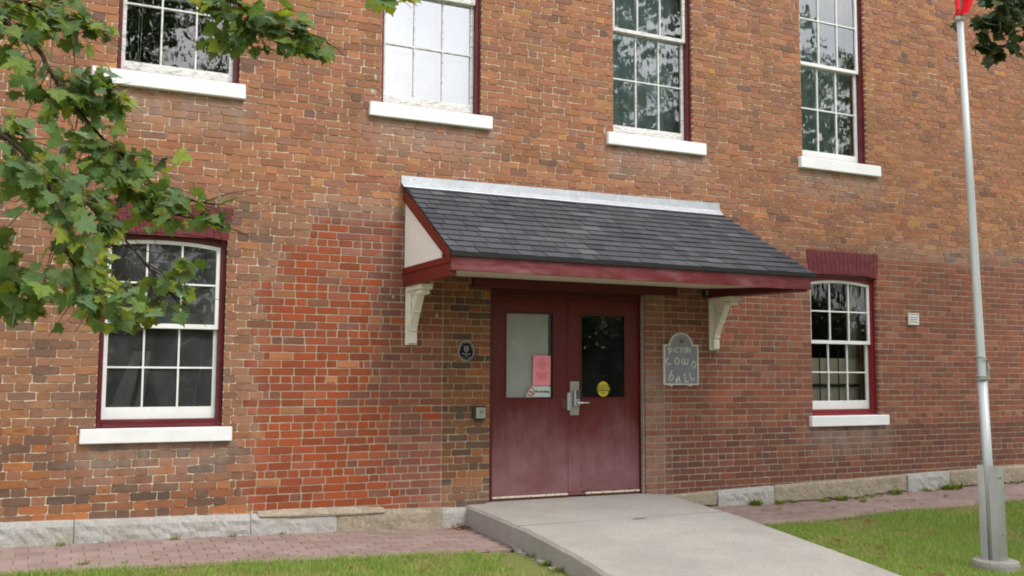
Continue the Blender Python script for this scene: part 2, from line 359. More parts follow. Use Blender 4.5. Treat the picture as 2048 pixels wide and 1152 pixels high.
# (x0,x1,z0,z1)
OPEN = [(a, b, ZU0, ZU1) for a, b in UPW] + [(a, b, ZL0, ZL1) for a, b in LOW] + [DOORO]
def b_old(z): return lerp_tab([(.1, 1.86), (.45, 1.82), (.70, 1.91), (1.03, 1.865), (1.63, 1.864), (2.0, 1.886), (2.23, 1.903), (2.47, 2.08), (2.85, 2.41), (2.95, 2.5), (3.02, 2.75), (3.06, 3.2)], z)
def b_mut(z): return lerp_tab([(.1, 3.42), (.39, 3.3), (.78, 3.24), (1.36, 3.08), (1.65, 3.166), (1.94, 3.146), (2.33, 3.139), (2.52, 2.93), (2.85, 2.70), (3.0, 2.55)], z)
NEWTOP = 2.99
MORT_OLD, MORT_NEW, MORT_PORCH = (*C8(222, 207, 184, .9), 1), (*C8(182, 166, 146), 1), (*C8(178, 160, 128), 1)
def brick_color(st, x, z):
    r = random.random(); j = random.uniform(.84, 1.15)
    if st == 'old':
        low = z < .95
        if low and x < 2:
            p = [((152, 90, 56), .30), ((192, 112, 56), .18), ((112, 82, 68), .24), ((162, 104, 78), .22), ((86, 70, 66), .06)]
        elif z < 3.05:
            p = [((172, 118, 90), .44), ((158, 108, 84), .24), ((134, 100, 86), .12), ((182, 120, 80), .16), ((108, 84, 76), .04)]
        else:
            p = [((186, 120, 84), .42), ((176, 114, 82), .24), ((192, 128, 84), .15), ((166, 112, 92), .14), ((124, 90, 80), .02), ((204, 142, 86), .03)]
        al = random.uniform(.45, 1) if random.random() < .75 else .2
    elif st == 'patch':
        p = [((186, 84, 38), .58), ((172, 75, 36), .22), ((190, 102, 66), .10), ((150, 100, 80), .05), ((205, 138, 92), .05)]; al = random.uniform(0, .3)
    elif st == 'new':
        if z < .85 and x > 6:
            p = [((112, 62, 54), .45), ((128, 72, 58), .25), ((142, 82, 62), .18), ((98, 62, 60), .12)]
        else:
            p = [((156, 84, 66), .40), ((142, 80, 68), .22), ((168, 92, 66), .16), ((130, 76, 70), .14), ((172, 112, 94), .08)]
        al = random.uniform(.05, .35)
    elif st == 'porch':
        p = [((150, 92, 58), .4), ((170, 104, 60), .2), ((122, 80, 58), .2), ((92, 70, 62), .2)]; al = random.uniform(.1, .8)
    else:
        p = [((164, 98, 80), .5), ((184, 130, 112), .25), ((160, 78, 58), .25)]; al = .2
    for c, w in p:
        if r < w: break
        r -= w
    tint, a = {'old': ((192, 148, 118), .26), 'patch': ((204, 110, 60), .12), 'new': ((182, 128, 100), .24), 'porch': ((170, 125, 85), .12)}.get(st, ((185, 150, 130), .2))
    c = [(v * (1 - a) + t * a) * (j ** .5) * random.uniform(.98, 1.02) for v, t in zip(c, tint)]
    if st == 'old': c = [c[0] * 1.01, c[1] * 1.012, c[2] * 1.0]
    return (*C8(*c, k={'patch': 1.02, 'new': 1.2}.get(st, 1.17)), al)
SILLS = [(a, b, 3.95) for a, b in UPS] + [(a, b, .8087) for a, b in LOS]
def wash_at(x, z):
    w = 0
    for a, b, zs in SILLS:
        if a - .12 < x < b + .14 and zs - .42 < z < zs + .02:
            e = min(1, (x - a + .12) / .15, (b + .14 - x) / .15)
            w = max(w, .72 * e * max(0, 1 - (zs - z) / .42) ** .7)
    if (x > 9.6 or 2.4 < x < 3.3) and abs(z - 3.02) < .13: w = max(w, .3)
    if 4.25 > x > 3.6 and z < .35: w = max(w, .25)
    if 6.1 < x < 6.42 and z < 1.5: w = max(w, .3)
    if abs(x - b_old(z)) < .06 and z < 3: w = max(w, .22)
    return w
def one_brick(mb, x0, x1, z0, z1, st, col, dl=0.02, dr=0.02, dpth=.022):
    w = x1 - x0; h = z1 - z0
    jit = .0030 if st in ('old', 'porch') else .0018
    cr_ = min(.009 if st in ('old', 'porch') else .006, w / 4)
    J = lambda s=1: random.uniform(-jit, jit) * s
    o = [(x0 + cr_, z0 + J()), ((x0 + x1) / 2 + J(8), z0 + J(1.4)), (x1 - cr_, z0 + J()), (x1 + J(), z0 + cr_), (x1 + J(), z1 - cr_),
         (x1 - cr_, z1 + J()), ((x0 + x1) / 2 + J(8), z1 + J(1.4)), (x0 + cr_, z1 + J()), (x0 + J(), z1 - cr_), (x0 + J(), z0 + cr_)]
    yf = random.uniform(-.0035, .0025) if st in ('old', 'porch') else random.uniform(-.0015, .0015)
    tx, tz = random.uniform(-.0015, .0015), random.uniform(-.0013, .0013)
    if st in ('new', 'patch'): tx *= .4; tz *= .4
    cxm, czm = (x0 + x1) / 2, (z0 + z1) / 2; vs = []; n = len(o)
    for u, v in o: vs.append((u, dr if (u > cxm and dr > .03) else (dl if (u < cxm and dl > .03) else dpth), v))
    for u, v in o: vs.append((u, yf + .0045, v))
    k = .0024
    for u, v in o:
        uu = u + (k if u < cxm - .001 else -k); vv = v + (k if v < czm else -k)
        vs.append((uu, yf + tx * (uu - cxm) / w * 2 + tz * (vv - czm) / h * 2, vv))
    fs = []
    for i in range(n):
        j = (i + 1) % n
        fs.append((i, j, j + n, i + n)); fs.append((i + n, j + n, j + 2 * n, i + 2 * n))
    fs.append(tuple(range(2 * n, 3 * n)))
    mb.add(vs, fs, col=col, wash=[wash_at(v[0], v[2]) for v in vs])
mort = MB()
bricks = []          # (visible size, mb args)
nrow = int((ZT - Z0) / CH)
for k in range(-3, nrow):
    za, zbn = Z0 + k * CH, Z0 + (k + 1) * CH; zm = (za + zbn) / 2
    ivs = [(XL, XR, za, zbn, 0, 0)]
    def cut(ivs, a, b, ztop=None, deep=True):
        res = []
        for (p, q, z0, z1, dl, dr) in ivs:
            if b <= p or a >= q: res.append((p, q, z0, z1, dl, dr)); continue
            if a > p + .02: res.append((p, a, z0, z1, dl, 1 if deep else 0))
            if ztop is not None and z1 - ztop > .02: res.append((max(a, p), min(b, q), ztop, z1, 0, 0))
            if b < q - .02: res.append((b, q, z0, z1, 1 if deep else 0, dr))
        return res
    for (a, b, z0, z1) in OPEN:
        if za < z1 - .002 and zbn > z0 + .002: ivs = cut(ivs, a, b)
    for (tl, bl, br, tr, z0, z1) in LIN:
        if za < z1 - .002 and zbn > z0 + .002:
            t = min(1, max(0, (zm - z0) / (z1 - z0)))
            ivs = cut(ivs, bl + (tl - bl) * t + .003, br + (tr - br) * t - .003, z1 if z1 < zbn else None, deep=False)
    segs = []
    for (p, q, z0, z1, dl, dr) in ivs:
        if zm > NEWTOP + .0: cuts = [(-99, 99, 'old')]
        else:
            bo = b_old(zm) + (((k * 7919) % 5) - 2) * .045; bm_ = b_mut(zm) - .10 + (((k * 5333) % 5) - 2) * .055
            bm_ = max(bm_, bo + .0)
            cuts = [(-99, bo, 'old'), (bo, bm_, 'patch'), (bm_, 3.73, 'new')]
            cuts += [(3.73, 4.26, 'porch')] if zm < 2.4 else [(3.73, 4.26, 'new')]
            cuts += [(4.26, 6.13, 'new'), (6.13, 6.39, 'slop'), (6.39, 99, 'new')] if zm < 2.4 else [(4.26, 99, 'new')]
            if zm > 2.85: cuts = [c if c[2] != 'patch' else (c[0], c[1], 'new' if random.random() < .4 else 'patch') for c in cuts]
        for (a, b, st) in cuts:
            s0, s1 = max(a, p), min(b, q)
            if s1 - s0 > .015: segs.append((s0, s1, z0, z1, st, dl if s0 == p else 0, dr if s1 == q else 0))
    # mortar behind
    for (s0, s1, z0, z1, st, dl, dr) in segs:
        mc = MORT_OLD if st == 'old' else (MORT_PORCH if st in ('porch',) else MORT_NEW)
        if st == 'slop': mc = (*C8(160, 150, 130), 1)
        my = .0058 if st in ('old', 'porch') else .0046
        mort.add([(s0, my, z0), (s1, my, z0), (s1, my, z1), (s0, my, z1)], [(0, 1, 2, 3)], col=mc)
        if dl: mort.add([(s0 + .003, my, z0), (s0 + .003, .34, z0), (s0 + .003, .34, z1), (s0 + .003, my, z1)], [(0, 3, 2, 1)], col=mc)
        if dr: mort.add([(s1 - .003, my, z0), (s1 - .003, .34, z0), (s1 - .003, .34, z1), (s1 - .003, my, z1)], [(0, 1, 2, 3)], col=mc)
    for (s0, s1, z0, z1, st, dl, dr) in segs:
        if s0 > 12.9 and False: continue
        hj = .0049 if st == 'old' else (.0105 if st != 'slop' else .015)
        SP, HP = (.2205, .1115) if st in ('old', 'porch') else (.2125, .1065)
        x = s0; pieces = []
        hdr = (st in ('new', 'patch', 'slop') and k % 6 == 0)
        # phase measured from a fixed origin so rows overlap properly
        if st in ('old', 'porch'):
            per = SP + HP; ph = (0 if k % 2 else per / 2) + .02 * math.sin(k * 1.7) + (random.uniform(-.012, .012))
            x = math.floor((s0 - ph) / per) * per + ph; seq = ['S', 'H']; i = 0
        elif hdr:
            x = math.floor(s0 / HP) * HP - random.uniform(0, .03); seq = ['H']; i = 0
        else:
            ph = (SP / 2 if k % 2 else 0) + random.uniform(-.01, .01); x = math.floor((s0 - ph) / SP) * SP + ph; seq = ['S']; i = 0
        while x < s1:
            t = seq[i % len(seq)]; i += 1
            if t == 'S' and st == 'patch' and random.random() < .25: t = 'H'
            wv = (SP if t == 'S' else HP) * random.uniform(.975, 1.025)
            pieces.append([x, x + wv]); x += wv
        pieces = [[max(a, s0), min(b, s1)] for a, b in pieces if min(b, s1) - max(a, s0) > .002]
        # merge slivers into neighbours
        if len(pieces) > 1 and pieces[0][1] - pieces[0][0] < .045: pieces[1][0] = pieces[0][0]; pieces.pop(0)
        if len(pieces) > 1 and pieces[-1][1] - pieces[-1][0] < .045: pieces[-2][1] = pieces[-1][1]; pieces.pop()
        for n_, (a, b) in enumerate(pieces):
            first, last = n_ == 0, n_ == len(pieces) - 1
            bx0 = a + (0 if first and dl else hj / 2); bx1 = b - (0 if last and dr else hj / 2)
            jz = .002 if st == 'old' else .0008
            bz0 = z0 + hj / 2 + random.uniform(-jz, jz); bz1 = z1 - hj / 2 + random.uniform(-jz, jz)
            stt = st
            if st == 'patch' and random.random() < .05: stt = 'new'
            if st == 'new' and zm > 2.8 and a > 4 and random.random() < (zm - 2.8) * 2.5: stt = 'old'
            if st == 'new' and 2.4 < a < 3.6 and random.random() < .07 and zm > .3: stt = 'patch'
            if bz1 < zb((a + b) / 2) - .02: continue
            args = (bx0, bx1, bz0, bz1, st, brick_color(stt, a, zm), .112 if (first and dl) else .02, .112 if (last and dr) else .02)
            q = proj(((bx0 + bx1) / 2, 0, zm)); size = 0
            if q and 0 < q[0] < 2048 and 0 < q[1] < 1152 and zm > zb(a) + .05:
                hid = (q[0] < 470 and q[1] < 660) or (800 < q[0] < 1640 and 352 < q[1] < 610)
                q0, q1 = proj((bx0, 0, bz0)), proj((bx1, 0, bz1))
                size = 0 if hid else abs(q1[0] - q0[0]) * abs(q1[1] - q0[1])
            bricks.append((size, args))
# window heads outside the opening rows: soffit and back of the wall
for (a, b, z0, z1) in OPEN:
    mort.add([(a, .004, z1), (b, .004, z1), (b, .34, z1), (a, .34, z1)], [(0, 1, 2, 3)], col=MORT_NEW)
wall = child(mort.build('wall', MMORT))
bricks.sort(key=lambda t: -t[0])
for s_, args in bricks[:300]:
    mb = MB(); one_brick(mb, *args)
    o = mb.build('brick', MBRICK); o.parent = wall
mb = MB()
for s_, args in bricks[300:]: one_brick(mb, *args)
o = mb.build('brick', MBRICK, kind='stuff'); o.parent = wall
# mortar repairs and holes seen on the wall
mb = MB()
for (x, z, w, h) in [(2.98, 4.35, .03, .07), (2.955, 4.20, .05, .06), (5.17, 3.79, .02, .06), (5.62, 4.10, .03, .1), (3.60, 2.34, .05, .12), (3.66, 2.0, .03, .05), (6.30, 2.36, .10, .05), (6.25, 2.2, .12, .02), (3.20, 2.17, .02, .04)]:
    n = 9; poly = [(x + w * .5 * math.cos(2 * math.pi * i / n) * random.uniform(.7, 1.2), z + h * .5 * math.sin(2 * math.pi * i / n) * random.uniform(.7, 1.2)) for i in range(n)]
    mb.prism(poly, lambda u, v, s: (u, .004 - .010 * s, v), col=(*C8(190, 184, 172), 1))
o = mb.build('mortar_repair', MMORT, fix=True, kind='stuff'); o.parent = wall
# back shell so light does not leak through
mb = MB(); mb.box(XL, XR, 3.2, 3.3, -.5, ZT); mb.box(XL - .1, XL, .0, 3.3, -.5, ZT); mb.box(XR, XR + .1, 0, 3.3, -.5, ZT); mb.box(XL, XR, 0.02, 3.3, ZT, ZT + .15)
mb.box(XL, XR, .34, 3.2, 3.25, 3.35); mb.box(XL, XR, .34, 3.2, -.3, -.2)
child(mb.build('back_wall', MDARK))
# inner faces of the front wall (dark plaster) round the openings
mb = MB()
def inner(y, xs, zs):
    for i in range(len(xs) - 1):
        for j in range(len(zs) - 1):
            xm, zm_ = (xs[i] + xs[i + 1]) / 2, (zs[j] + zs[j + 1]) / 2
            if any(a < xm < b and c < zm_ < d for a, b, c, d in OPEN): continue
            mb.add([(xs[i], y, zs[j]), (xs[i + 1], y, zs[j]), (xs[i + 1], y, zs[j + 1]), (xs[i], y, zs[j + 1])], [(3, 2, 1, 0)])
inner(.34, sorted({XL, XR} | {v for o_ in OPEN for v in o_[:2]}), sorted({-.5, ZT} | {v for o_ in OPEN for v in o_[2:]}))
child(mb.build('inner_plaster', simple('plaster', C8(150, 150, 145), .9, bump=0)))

# foundation stones
def stone(x0, x1, mat, rough, yf, parge=False):
    mb = MB(); nx = max(6, int((x1 - x0) / .035)); nz_ = 8
    vs = []; fs = []
    for i in range(nx + 1):
        x = x0 + (x1 - x0) * i / nx + .0
        zt = zb(x) - (.004 if not parge else -.004); zbo = min(zgw(x), zt) - .16
        if parge and rough > .015: zbo = zgw(x) + .015 + .05 * abs(noise.noise(Vector((x * 5, 3, 1)))) + .02 * noise.noise(Vector((x * 22, 3, 1)))
        for j in range(nz_ + 1):
            z = zt + (zbo - zt) * j / nz_
            ex = min(1, (i / 1.2), ((nx - i) / 1.2)); ez = min(1, j / 1.0 + .2)
            rr_ = .006 if parge else rough
            d = rr_ * (noise.noise(Vector((x * 14, 1, z * 16))) + .6 * noise.noise(Vector((x * 37, 7, z * 40)))) * ex
            vs.append((x, yf + d * ez + (.012 if j == 0 else 0) + (1 - ex) * .012, z))
    base = len(vs)
    for i in range(nx + 1):
        x = x0 + (x1 - x0) * i / nx
        vs.append((x, .02, zb(x) + .006))
        vs.append((x, .02, vs[i * (nz_ + 1) + nz_][2]))
    for i in range(nx):
        for j in range(nz_):
            a = i * (nz_ + 1) + j; b = a + nz_ + 1; fs.append((a, a + 1, b + 1, b))
        fs.append((i * (nz_ + 1), (i + 1) * (nz_ + 1), base + 2 * (i + 1), base + 2 * i))
        fs.append((i * (nz_ + 1) + nz_, base + 2 * i + 1, base + 2 * i + 3, (i + 1) * (nz_ + 1) + nz_))
    for i, d in ((0, 1), (nx, -1)):
        q = [i * (nz_ + 1) + j for j in range(nz_ + 1)] + [base + 2 * i + 1, base + 2 * i]
        fs.append(tuple(q if d > 0 else q[::-1]))
    mb.add(vs, fs)
    return child(mb.build('foundation_stone', mat, label='parged tan foundation stone' if parge else None))
for (a, b, m, r, y, p) in [(-2.2, -.9, MSTONE, .010, -.07, 0), (-.894, .40, MSTONE, .010, -.07, 0), (.406, 1.862, MSTONE, .014, -.075, 0), (1.868, 2.66, MSTONE, .012, -.072, 0), (2.664, 3.72, MPARGE, .004, -.068, 1),
                           (3.724, 4.2, MSTONE, .006, -.06, 0), (4.2, 6.14, MPARGE, .003, -.02, 1), (6.14, 7.05, MPARGE, .02, -.07, 1), (7.055, 7.85, MSTONE, .012, -.085, 0), (7.86, 9.99, MPARGE, .0155, -.06, 1), (10.0, 10.72, MSTONE, .012, -.085, 0), (10.73, 13.0, MPARGE, .0155, -.065, 1), (13.01, 15.5, MSTONE, .012, -.07, 0)]:
    stone(a, b, m, r, y, p)
mb = MB()
mb.box(XL, XR, -.035, .02, -.5, .06); child(mb.build('foundation_core', MPARGE))

mb = MB(); n = 40; vs = []
for i in range(n + 1):
    x = 1.93 + 1.2 * i / n; q = .5 + .5 * math.sin(i / n * math.pi) ** .4
    zt = zb(x) + .038 * q + .005 * noise.noise(Vector((x * 20, 0, 0)))
    vs += [(x, -.004, zt), (x, -.05, zb(x) + .006), (x, -.082, zb(x) - .012), (x, -.080, zb(x) - .03 * q)]
mb.add(vs, [(4 * i + j, 4 * i + j + 1, 4 * i + j + 5, 4 * i + j + 4) for i in range(n) for j in range(3)])
child(mb.build('mortar_fillet', MPARGE))
# ------------------------------------------------------------------ windows
def curtain(name, x0, x1, z0, z1, y, mat, amp=.012, nf=9, parent=None, label=None):
    mb = MB(); n = 90; vs = []; ph = random.random() * 6
    for i in range(n + 1):
        x = x0 + (x1 - x0) * i / n; d = amp * (math.sin(i / n * nf * 2 * math.pi + ph) + .4 * math.sin(i / n * nf * 4.3 * math.pi))
        vs += [(x, y + d, z0), (x, y + d, z1)]
    mb.add(vs, [(2 * i, 2 * i + 2, 2 * i + 3, 2 * i + 1) for i in range(n)])
    return mb.build(name, mat, parent, smooth=True, label=label)
MCURW = simple('white_blind', C8(240, 243, 245, .95), .9, bump=0, var=.02)
MCURG = simple('grey_curtain', C8(196, 212, 216), .9, bump=0, var=.05)
MBEIGE = simple('beige_curtain', C8(252, 244, 222, .95), .9, bump=0, var=.06)
def window(x0, x1, z0, z1, nr_bot, nr_top, zr, arch, mfr, msash, mgl, recess=.06, label=None, thick_bot=.085, inner_sash=None):
    fw = .045 if arch else .040
    fr = MB(); yf = recess
    def archz(x, z, rise): 
        u = (x - (x0 + x1) / 2) / ((x1 - x0) / 2); return z + rise * (1 - u * u)
    # frame posts, head, sill board
    fr.box(x0 + .004, x0 + fw, yf, .24, z0 + .001, z1 + .05, .003); fr.box(x1 - fw, x1 - .004, yf, .24, z0 + .001, z1 + .05, .003)
    fr.box(x0 + .006, x0 + .016, yf - .018, yf, z0 + .001, z1 + .05, .002); fr.box(x1 - .016, x1 - .006, yf - .018, yf, z0 + .001, z1 + .05, .002)
    fr.box(x0 + fw, x1 - fw, yf + .01, .24, z0 + .001, z0 + (.07 if arch else .035), .004)
    if arch: fr.box(x0 + .05, x1 - .05, yf - .012, yf + .01, z0 + .001, z0 + .028, .004)
    if arch:
        n = 14
        for i in range(n):
            a = x0 + fw + (x1 - x0 - 2 * fw) * i / n; b = x0 + fw + (x1 - x0 - 2 * fw) * (i + 1) / n
            fr.prism([(a, archz(a, z1 - .085, .045)), (b, archz(b, z1 - .085, .045)), (b, z1 + .08), (a, z1 + .08)], lambda u, v, s: (u, yf + .012 + s * .2, v))
    else: fr.box(x0 + fw, x1 - fw, yf, .24, z1 - .05, z1 + .02)
    w = child(fr.build('window', mfr, fix=True, label=label))
    sx0, sx1 = x0 + fw + .002, x1 - fw - .002
    gx = [sx0 + .034, sx1 - .034]; pw = (gx[1] - gx[0]) / 3; mt = .016
    zb0 = z0 + (.072 if arch else .037)
    ztop = (z1 - .085) if arch else z1 - .052
    def sash(ya, yb, za, zt, rows, brail, trail, arch_top, dark=False, mat=msash, name='sash'):
        s = MB()
        s.box(sx0, gx[0], ya, yb, za, zt, .002); s.box(gx[1], sx1, ya, yb, za, zt, .002)
        s.box(gx[0], gx[1], ya + .001, yb - .001, za, za + brail, .002)
        g0, g1 = za + brail, zt - trail
        if arch_top:
            n = 14
            for i in range(n):
                a = sx0 + (sx1 - sx0) * i / n; b = sx0 + (sx1 - sx0) * (i + 1) / n
                s.prism([(a, archz(a, zt - .035, .045)), (b, archz(b, zt - .035, .045)), (b, archz(b, zt - .002, .045)), (a, archz(a, zt - .002, .045))], lambda u, v, q: (u, ya - .002 + q * (yb - ya + .002), v))
            g1 = zt + .012
        else: s.box(gx[0], gx[1], ya + .001, yb - .001, zt - trail, zt, .002)
        for i in (1, 2):
            xm = gx[0] + pw * i; s.box(xm - mt / 2, xm + mt / 2, ya + .006, yb - .004, g0, g1, .002)
        ph_ = (g1 - g0) / rows
        for j in range(1, rows):
            zm = g0 + ph_ * j; s.box(gx[0], gx[1], ya + .005, yb - .005, zm - mt / 2, zm + mt / 2, .002)
        o = s.build(name, mat, w, fix=True)
        ymid = (ya + yb) / 2 + .002
        for i in range(3):
            for j in range(rows):
                a, b = gx[0] + pw * i + mt / 2, gx[0] + pw * (i + 1) - mt / 2
                c, d = g0 + ph_ * j + mt / 2, g0 + ph_ * (j + 1) - mt / 2
                if j == 0: c = g0
                if j == rows - 1: d = g1
                if i == 0: a = gx[0]
                if i == 2: b = gx[1]
                tx, tz = random.uniform(-.0015, .0015), random.uniform(-.002, .002)
                p = MB(); p.add([(a, ymid - tx - tz, c), (b, ymid + tx - tz, c), (b, ymid + tx + tz, d), (a, ymid - tx + tz, d)], [(0, 1, 2, 3)])
                p.build('pane', mgl, w)
        return o
    sash(yf + .065, yf + .105, zb0, zr + .035, nr_bot, thick_bot, .035, False)
    sash(yf + .022, yf + .062, zr, ztop, nr_top, .042, .045, arch)
    if inner_sash:
        s = MB(); yi = .245; off = inner_sash
        for i in (0, 1, 2, 3):
            xm = gx[0] + pw * i; s.box(xm - .014, xm + .014, yi, yi + .03, zb0, ztop)
        for zz in (zb0 + .05, zb0 + .5 + off, zr + off, zr + .06 + off, zr + .55 + off): s.box(sx0, sx1, yi + .002, yi + .028, zz - .02, zz + .02)
        s.build('inner_sash', MWHITE, w, fix=True)
    return w
wlabs = ['upper window half behind maple leaves', 'upper window with white blind', 'upper window with grey curtains left of centre pier', 'upper window farthest right']
WUP = []
for i, (a, b) in enumerate(UPW):
    w = window(a, b, ZU0, ZU1, 2, 2, 5.295, False, MRED, MCHIP if i < 3 else MWHITE, MGLASSW if i == 1 else MGLASSB, label=wlabs[i], inner_sash=(.12 if i in (1,) else None), thick_bot=.095); WUP.append(w)
WLO = []
for i, (a, b) in enumerate(LOW):
    w = window(a, b, ZL0, ZL1, 2, 2, 1.812, True, MRED if i == 0 else MREDB, MWHITE, MDUSTY if i == 0 else MGLASS, label=['ground floor window left of the porch', 'ground floor window right of the porch'][i], thick_bot=.105); WLO.append(w)
for w, (a, b, zs) in zip(WUP + WLO, SILLS):
    mb = MB(); lo = zs < 2
    n = 24; ht = .1372 if not lo else .1261
    for i in range(1): mb.box(a, b, -.055, .10, zs, zs + ht, .007)
    # slightly uneven face
    for i, v in enumerate(mb.v): mb.v[i] = (v[0] + random.uniform(-.002, .002), v[1] + random.uniform(-.002, .002), v[2] + random.uniform(-.002, .002))
    mb.build('sill', MSILL, w, fix=True)
curtain('blind', UPW[1][0] + .0, UPW[1][1], ZU0, ZU1, .29, MCURW, .003, 3, WUP[1])
curtain('curtain', UPW[2][0] - .05, UPW[2][1] + .3, ZU0 - .1, ZU1, .37, MCURG, .02, 8, WUP[2])
curtain('curtain', UPW[3][0] - .05, UPW[3][1] + .3, ZU0 - .1, ZU1, .37, MCURG, .02, 7, WUP[3])
# blind head and cord in the first upper window
mb = MB(); mb.box(.65, 1.62, .36, .40, 4.93, 4.99); mb.box(.65, 1.62, .36, .40, 4.16, 4.175)
mb.tube([(.80, .30, 4.96), (.79, .30, 4.5), (.80, .30, 4.30), (.81, .30, 4.26)], .003, 5); mb.tube([(.82, .30, 4.96), (.815, .30, 4.5), (.81, .30, 4.26)], .003, 5)
mb.build('blind_cord', MWHITE, WUP[0])
# ground floor left: grey bars imitating the pale, frosted-looking reflection, and things inside
mb = MB(); mb.box(.45, 1.75, .9, .92, 1.85, 2.0); mb.box(.45, 1.75, .9, .92, 2.10, 2.13)
mb.build('reflection_band', simple('dim_grey', C8(120, 130, 132), .8, bump=0), WLO[0])
mb = MB()
mb.prism([(.66, 1.0), (.84, 1.0), (.98, 1.62), (.90, 1.62)], lambda u, v, s: (u, .62 + .02 * s + (v - 1) * .3, v))
mb.prism([(.89, 1.0), (.97, 1.0), (1.05, 1.62), (1.01, 1.62)], lambda u, v, s: (u, .60 + .02 * s + (v - 1) * .3, v))
setp(mb.build('leaning_panel', simple('pale_panel', C8(150, 150, 150), .8, bump=0), None, fix=True), label='pale narrow panels leaning behind the ground floor window left of the porch', cat='panel')
mb = MB(); pts = [(1.30, .75, 1.68), (1.42, .75, 1.74), (1.52, .75, 1.74), (1.51, .75, 1.5), (1.46, .75, 1.2), (1.44, .75, .9)]
mb.tube(pts, .012, 6)
setp(mb.build('chair_frame', simple('chair_tube', C8(130, 132, 132), .5, bump=0), None), label='bent grey chair frame standing behind the left ground floor window', cat='chair')
# ground floor right: pale interior with iron railing
o = curtain('curtain', 9.50, 10.3, .9, 2.7, .42, MBEIGE, .012, 4, WLO[1])
mb = MB(); mb.box(8.2, 9.9, .36, .37, .9, 1.64); mb.build('interior_panel', MBEIGE, WLO[1])
mb = MB()
mb.box(8.55, 9.58, .29, .31, 1.28, 1.315)
for i in range(6):
    x = 8.62 + .155 * i; mb.tube([(x, .30, 1.1), (x, .30, 1.75)], .009, 6)
setp(mb.build('iron_railing', MBLACK, None), label='black iron railing with upright bars inside the right ground floor window', cat='railing')

# painted brick lintels: fanned upright bricks
for (tl, bl, br, tr, z0, z1), w, (a0, a1) in zip(LIN, WLO, LOW):
    root = MB(); root.add([(bl, -.001, z0 + .02), (br, -.001, z0 + .02), (tr, -.001, z1), (tl, -.001, z1)], [(0, 1, 2, 3)])
    lin = child(root.build('lintel', MLINT, label='dark red painted brick lintel'))
    n = 16
    rise = .040
    for i in range(n):
        for (t0, t1) in (((0, .47), (.47, 1)) if i % 2 else ((0, .60), (.60, 1))):
            def X(u, t): return (bl + (br - bl) * u) * (1 - t) + (tl + (tr - tl) * u) * t
            def Zz(u, t):
                zl_ = z0 + rise * (1 - (2 * u - 1) ** 2); return zl_ + (z1 - zl_) * t
            u0, u1 = i / n + .0011, (i + 1) / n - .0011
            e = .005
            q = [(u0, t0 + e), (u1, t0 + e), (u1, t1 - e), (u0, t1 - e)]
            b = MB(); yf = -.006 + random.uniform(-.0008, .0008)
            vs = [(X(u, t), .10 if t0 == 0 else .02, Zz(u, t)) for u, t in q] + [(X(u, t), yf + .003, Zz(u, t)) for u, t in q]
            um, tm = (u0 + u1) / 2, (t0 + t1) / 2
            vs += [(X(um + (u - um) * .93, tm + (t - tm) * .97), yf, Zz(um + (u - um) * .93, tm + (t - tm) * .97)) for u, t in q]
            fs = [(8, 9, 10, 11)] + [(j, (j + 1) % 4, (j + 1) % 4 + 4, j + 4) for j in range(4)] + [(j + 4, (j + 1) % 4 + 4, (j + 1) % 4 + 8, j + 8) for j in range(4)]
            b.add(vs, fs); o = b.build('brick', MLINT, lin)

# ------------------------------------------------------------------ doors
dx0, dx1, dz0, dz1 = 4.25, 6.138, .12, 2.30
mb = MB()
mb.box(dx0 + .002, 4.308, .055, .22, dz0, 2.233, .003); mb.box(6.113, dx1 - .022, .062, .22, dz0, 2.233, .003)
mb.box(dx0 + .002, dx1 - .002, .055, .22, 2.235, 2.33, .003)
mb.box(4.308, 6.113, .045, .056, 2.236, 2.262, .002)
df = child(mb.build('door_frame', MREDDK, fix=True))
mb = MB(); mb.box(4.04, 6.55, -.05, -.005, 2.305, 2.395, .004); child(mb.build('header_board', MREDDK, fix=True))
mb = MB(); mb.box(dx1 - .020, dx1 - .003, .02, .12, dz0, 2.30, .004); child(mb.build('jamb_mortar', MPARGE))
mb = MB(); mb.box(4.2, 6.2, -.03, .3, .05, .122, .004); child(mb.build('threshold', MCONC))
def leaf(x0, x1, gx0, gx1, name_label):
    gz0, gz1 = 1.176, 2.058; ya, yb = .09, .135; zt = 2.232; zb_ = .140
    m = MB()
    m.box(x0, gx0, ya, yb, zb_, zt, .0015); m.box(gx1, x1, ya, yb, zb_, zt, .0015)
    m.box(gx0, gx1, ya + .0005, yb, zb_, gz0, 0); m.box(gx0, gx1, ya + .0005, yb, gz1, zt, 0)
    # vision panel bead
    bw = .018
    d = child(m.build('door', MDOOR, fix=True, label=name_label))
    m = MB()
    m.box(gx0 - bw, gx0, ya - .007, ya + .02, gz0 - bw, gz1 + bw, .002); m.box(gx1, gx1 + bw, ya - .007, ya + .02, gz0 - bw, gz1 + bw, .002)
    m.box(gx0, gx1, ya - .006, ya + .02, gz0 - bw, gz0, .002); m.box(gx0, gx1, ya - .006, ya + .02, gz1, gz1 + bw, .002)
    m.build('glazing_bead', MREDDK, d, fix=True)
    m = MB(); m.box(gx0, gx1, ya + .014, ya + .020, gz0, gz1); m.build('glass', MGLASSD if gx0 > 5 else m_glass('panel_glass', (.96, .97, .96), film=.02, wav=.001, boost=.4), d)
    return d
dl_ = leaf(4.312, 5.2105, 4.479, 5.024, 'left door leaf with paper covered glass')
dr_ = leaf(5.2145, 6.111, 5.377, 5.919, 'right door leaf with dark glass and lever lock')
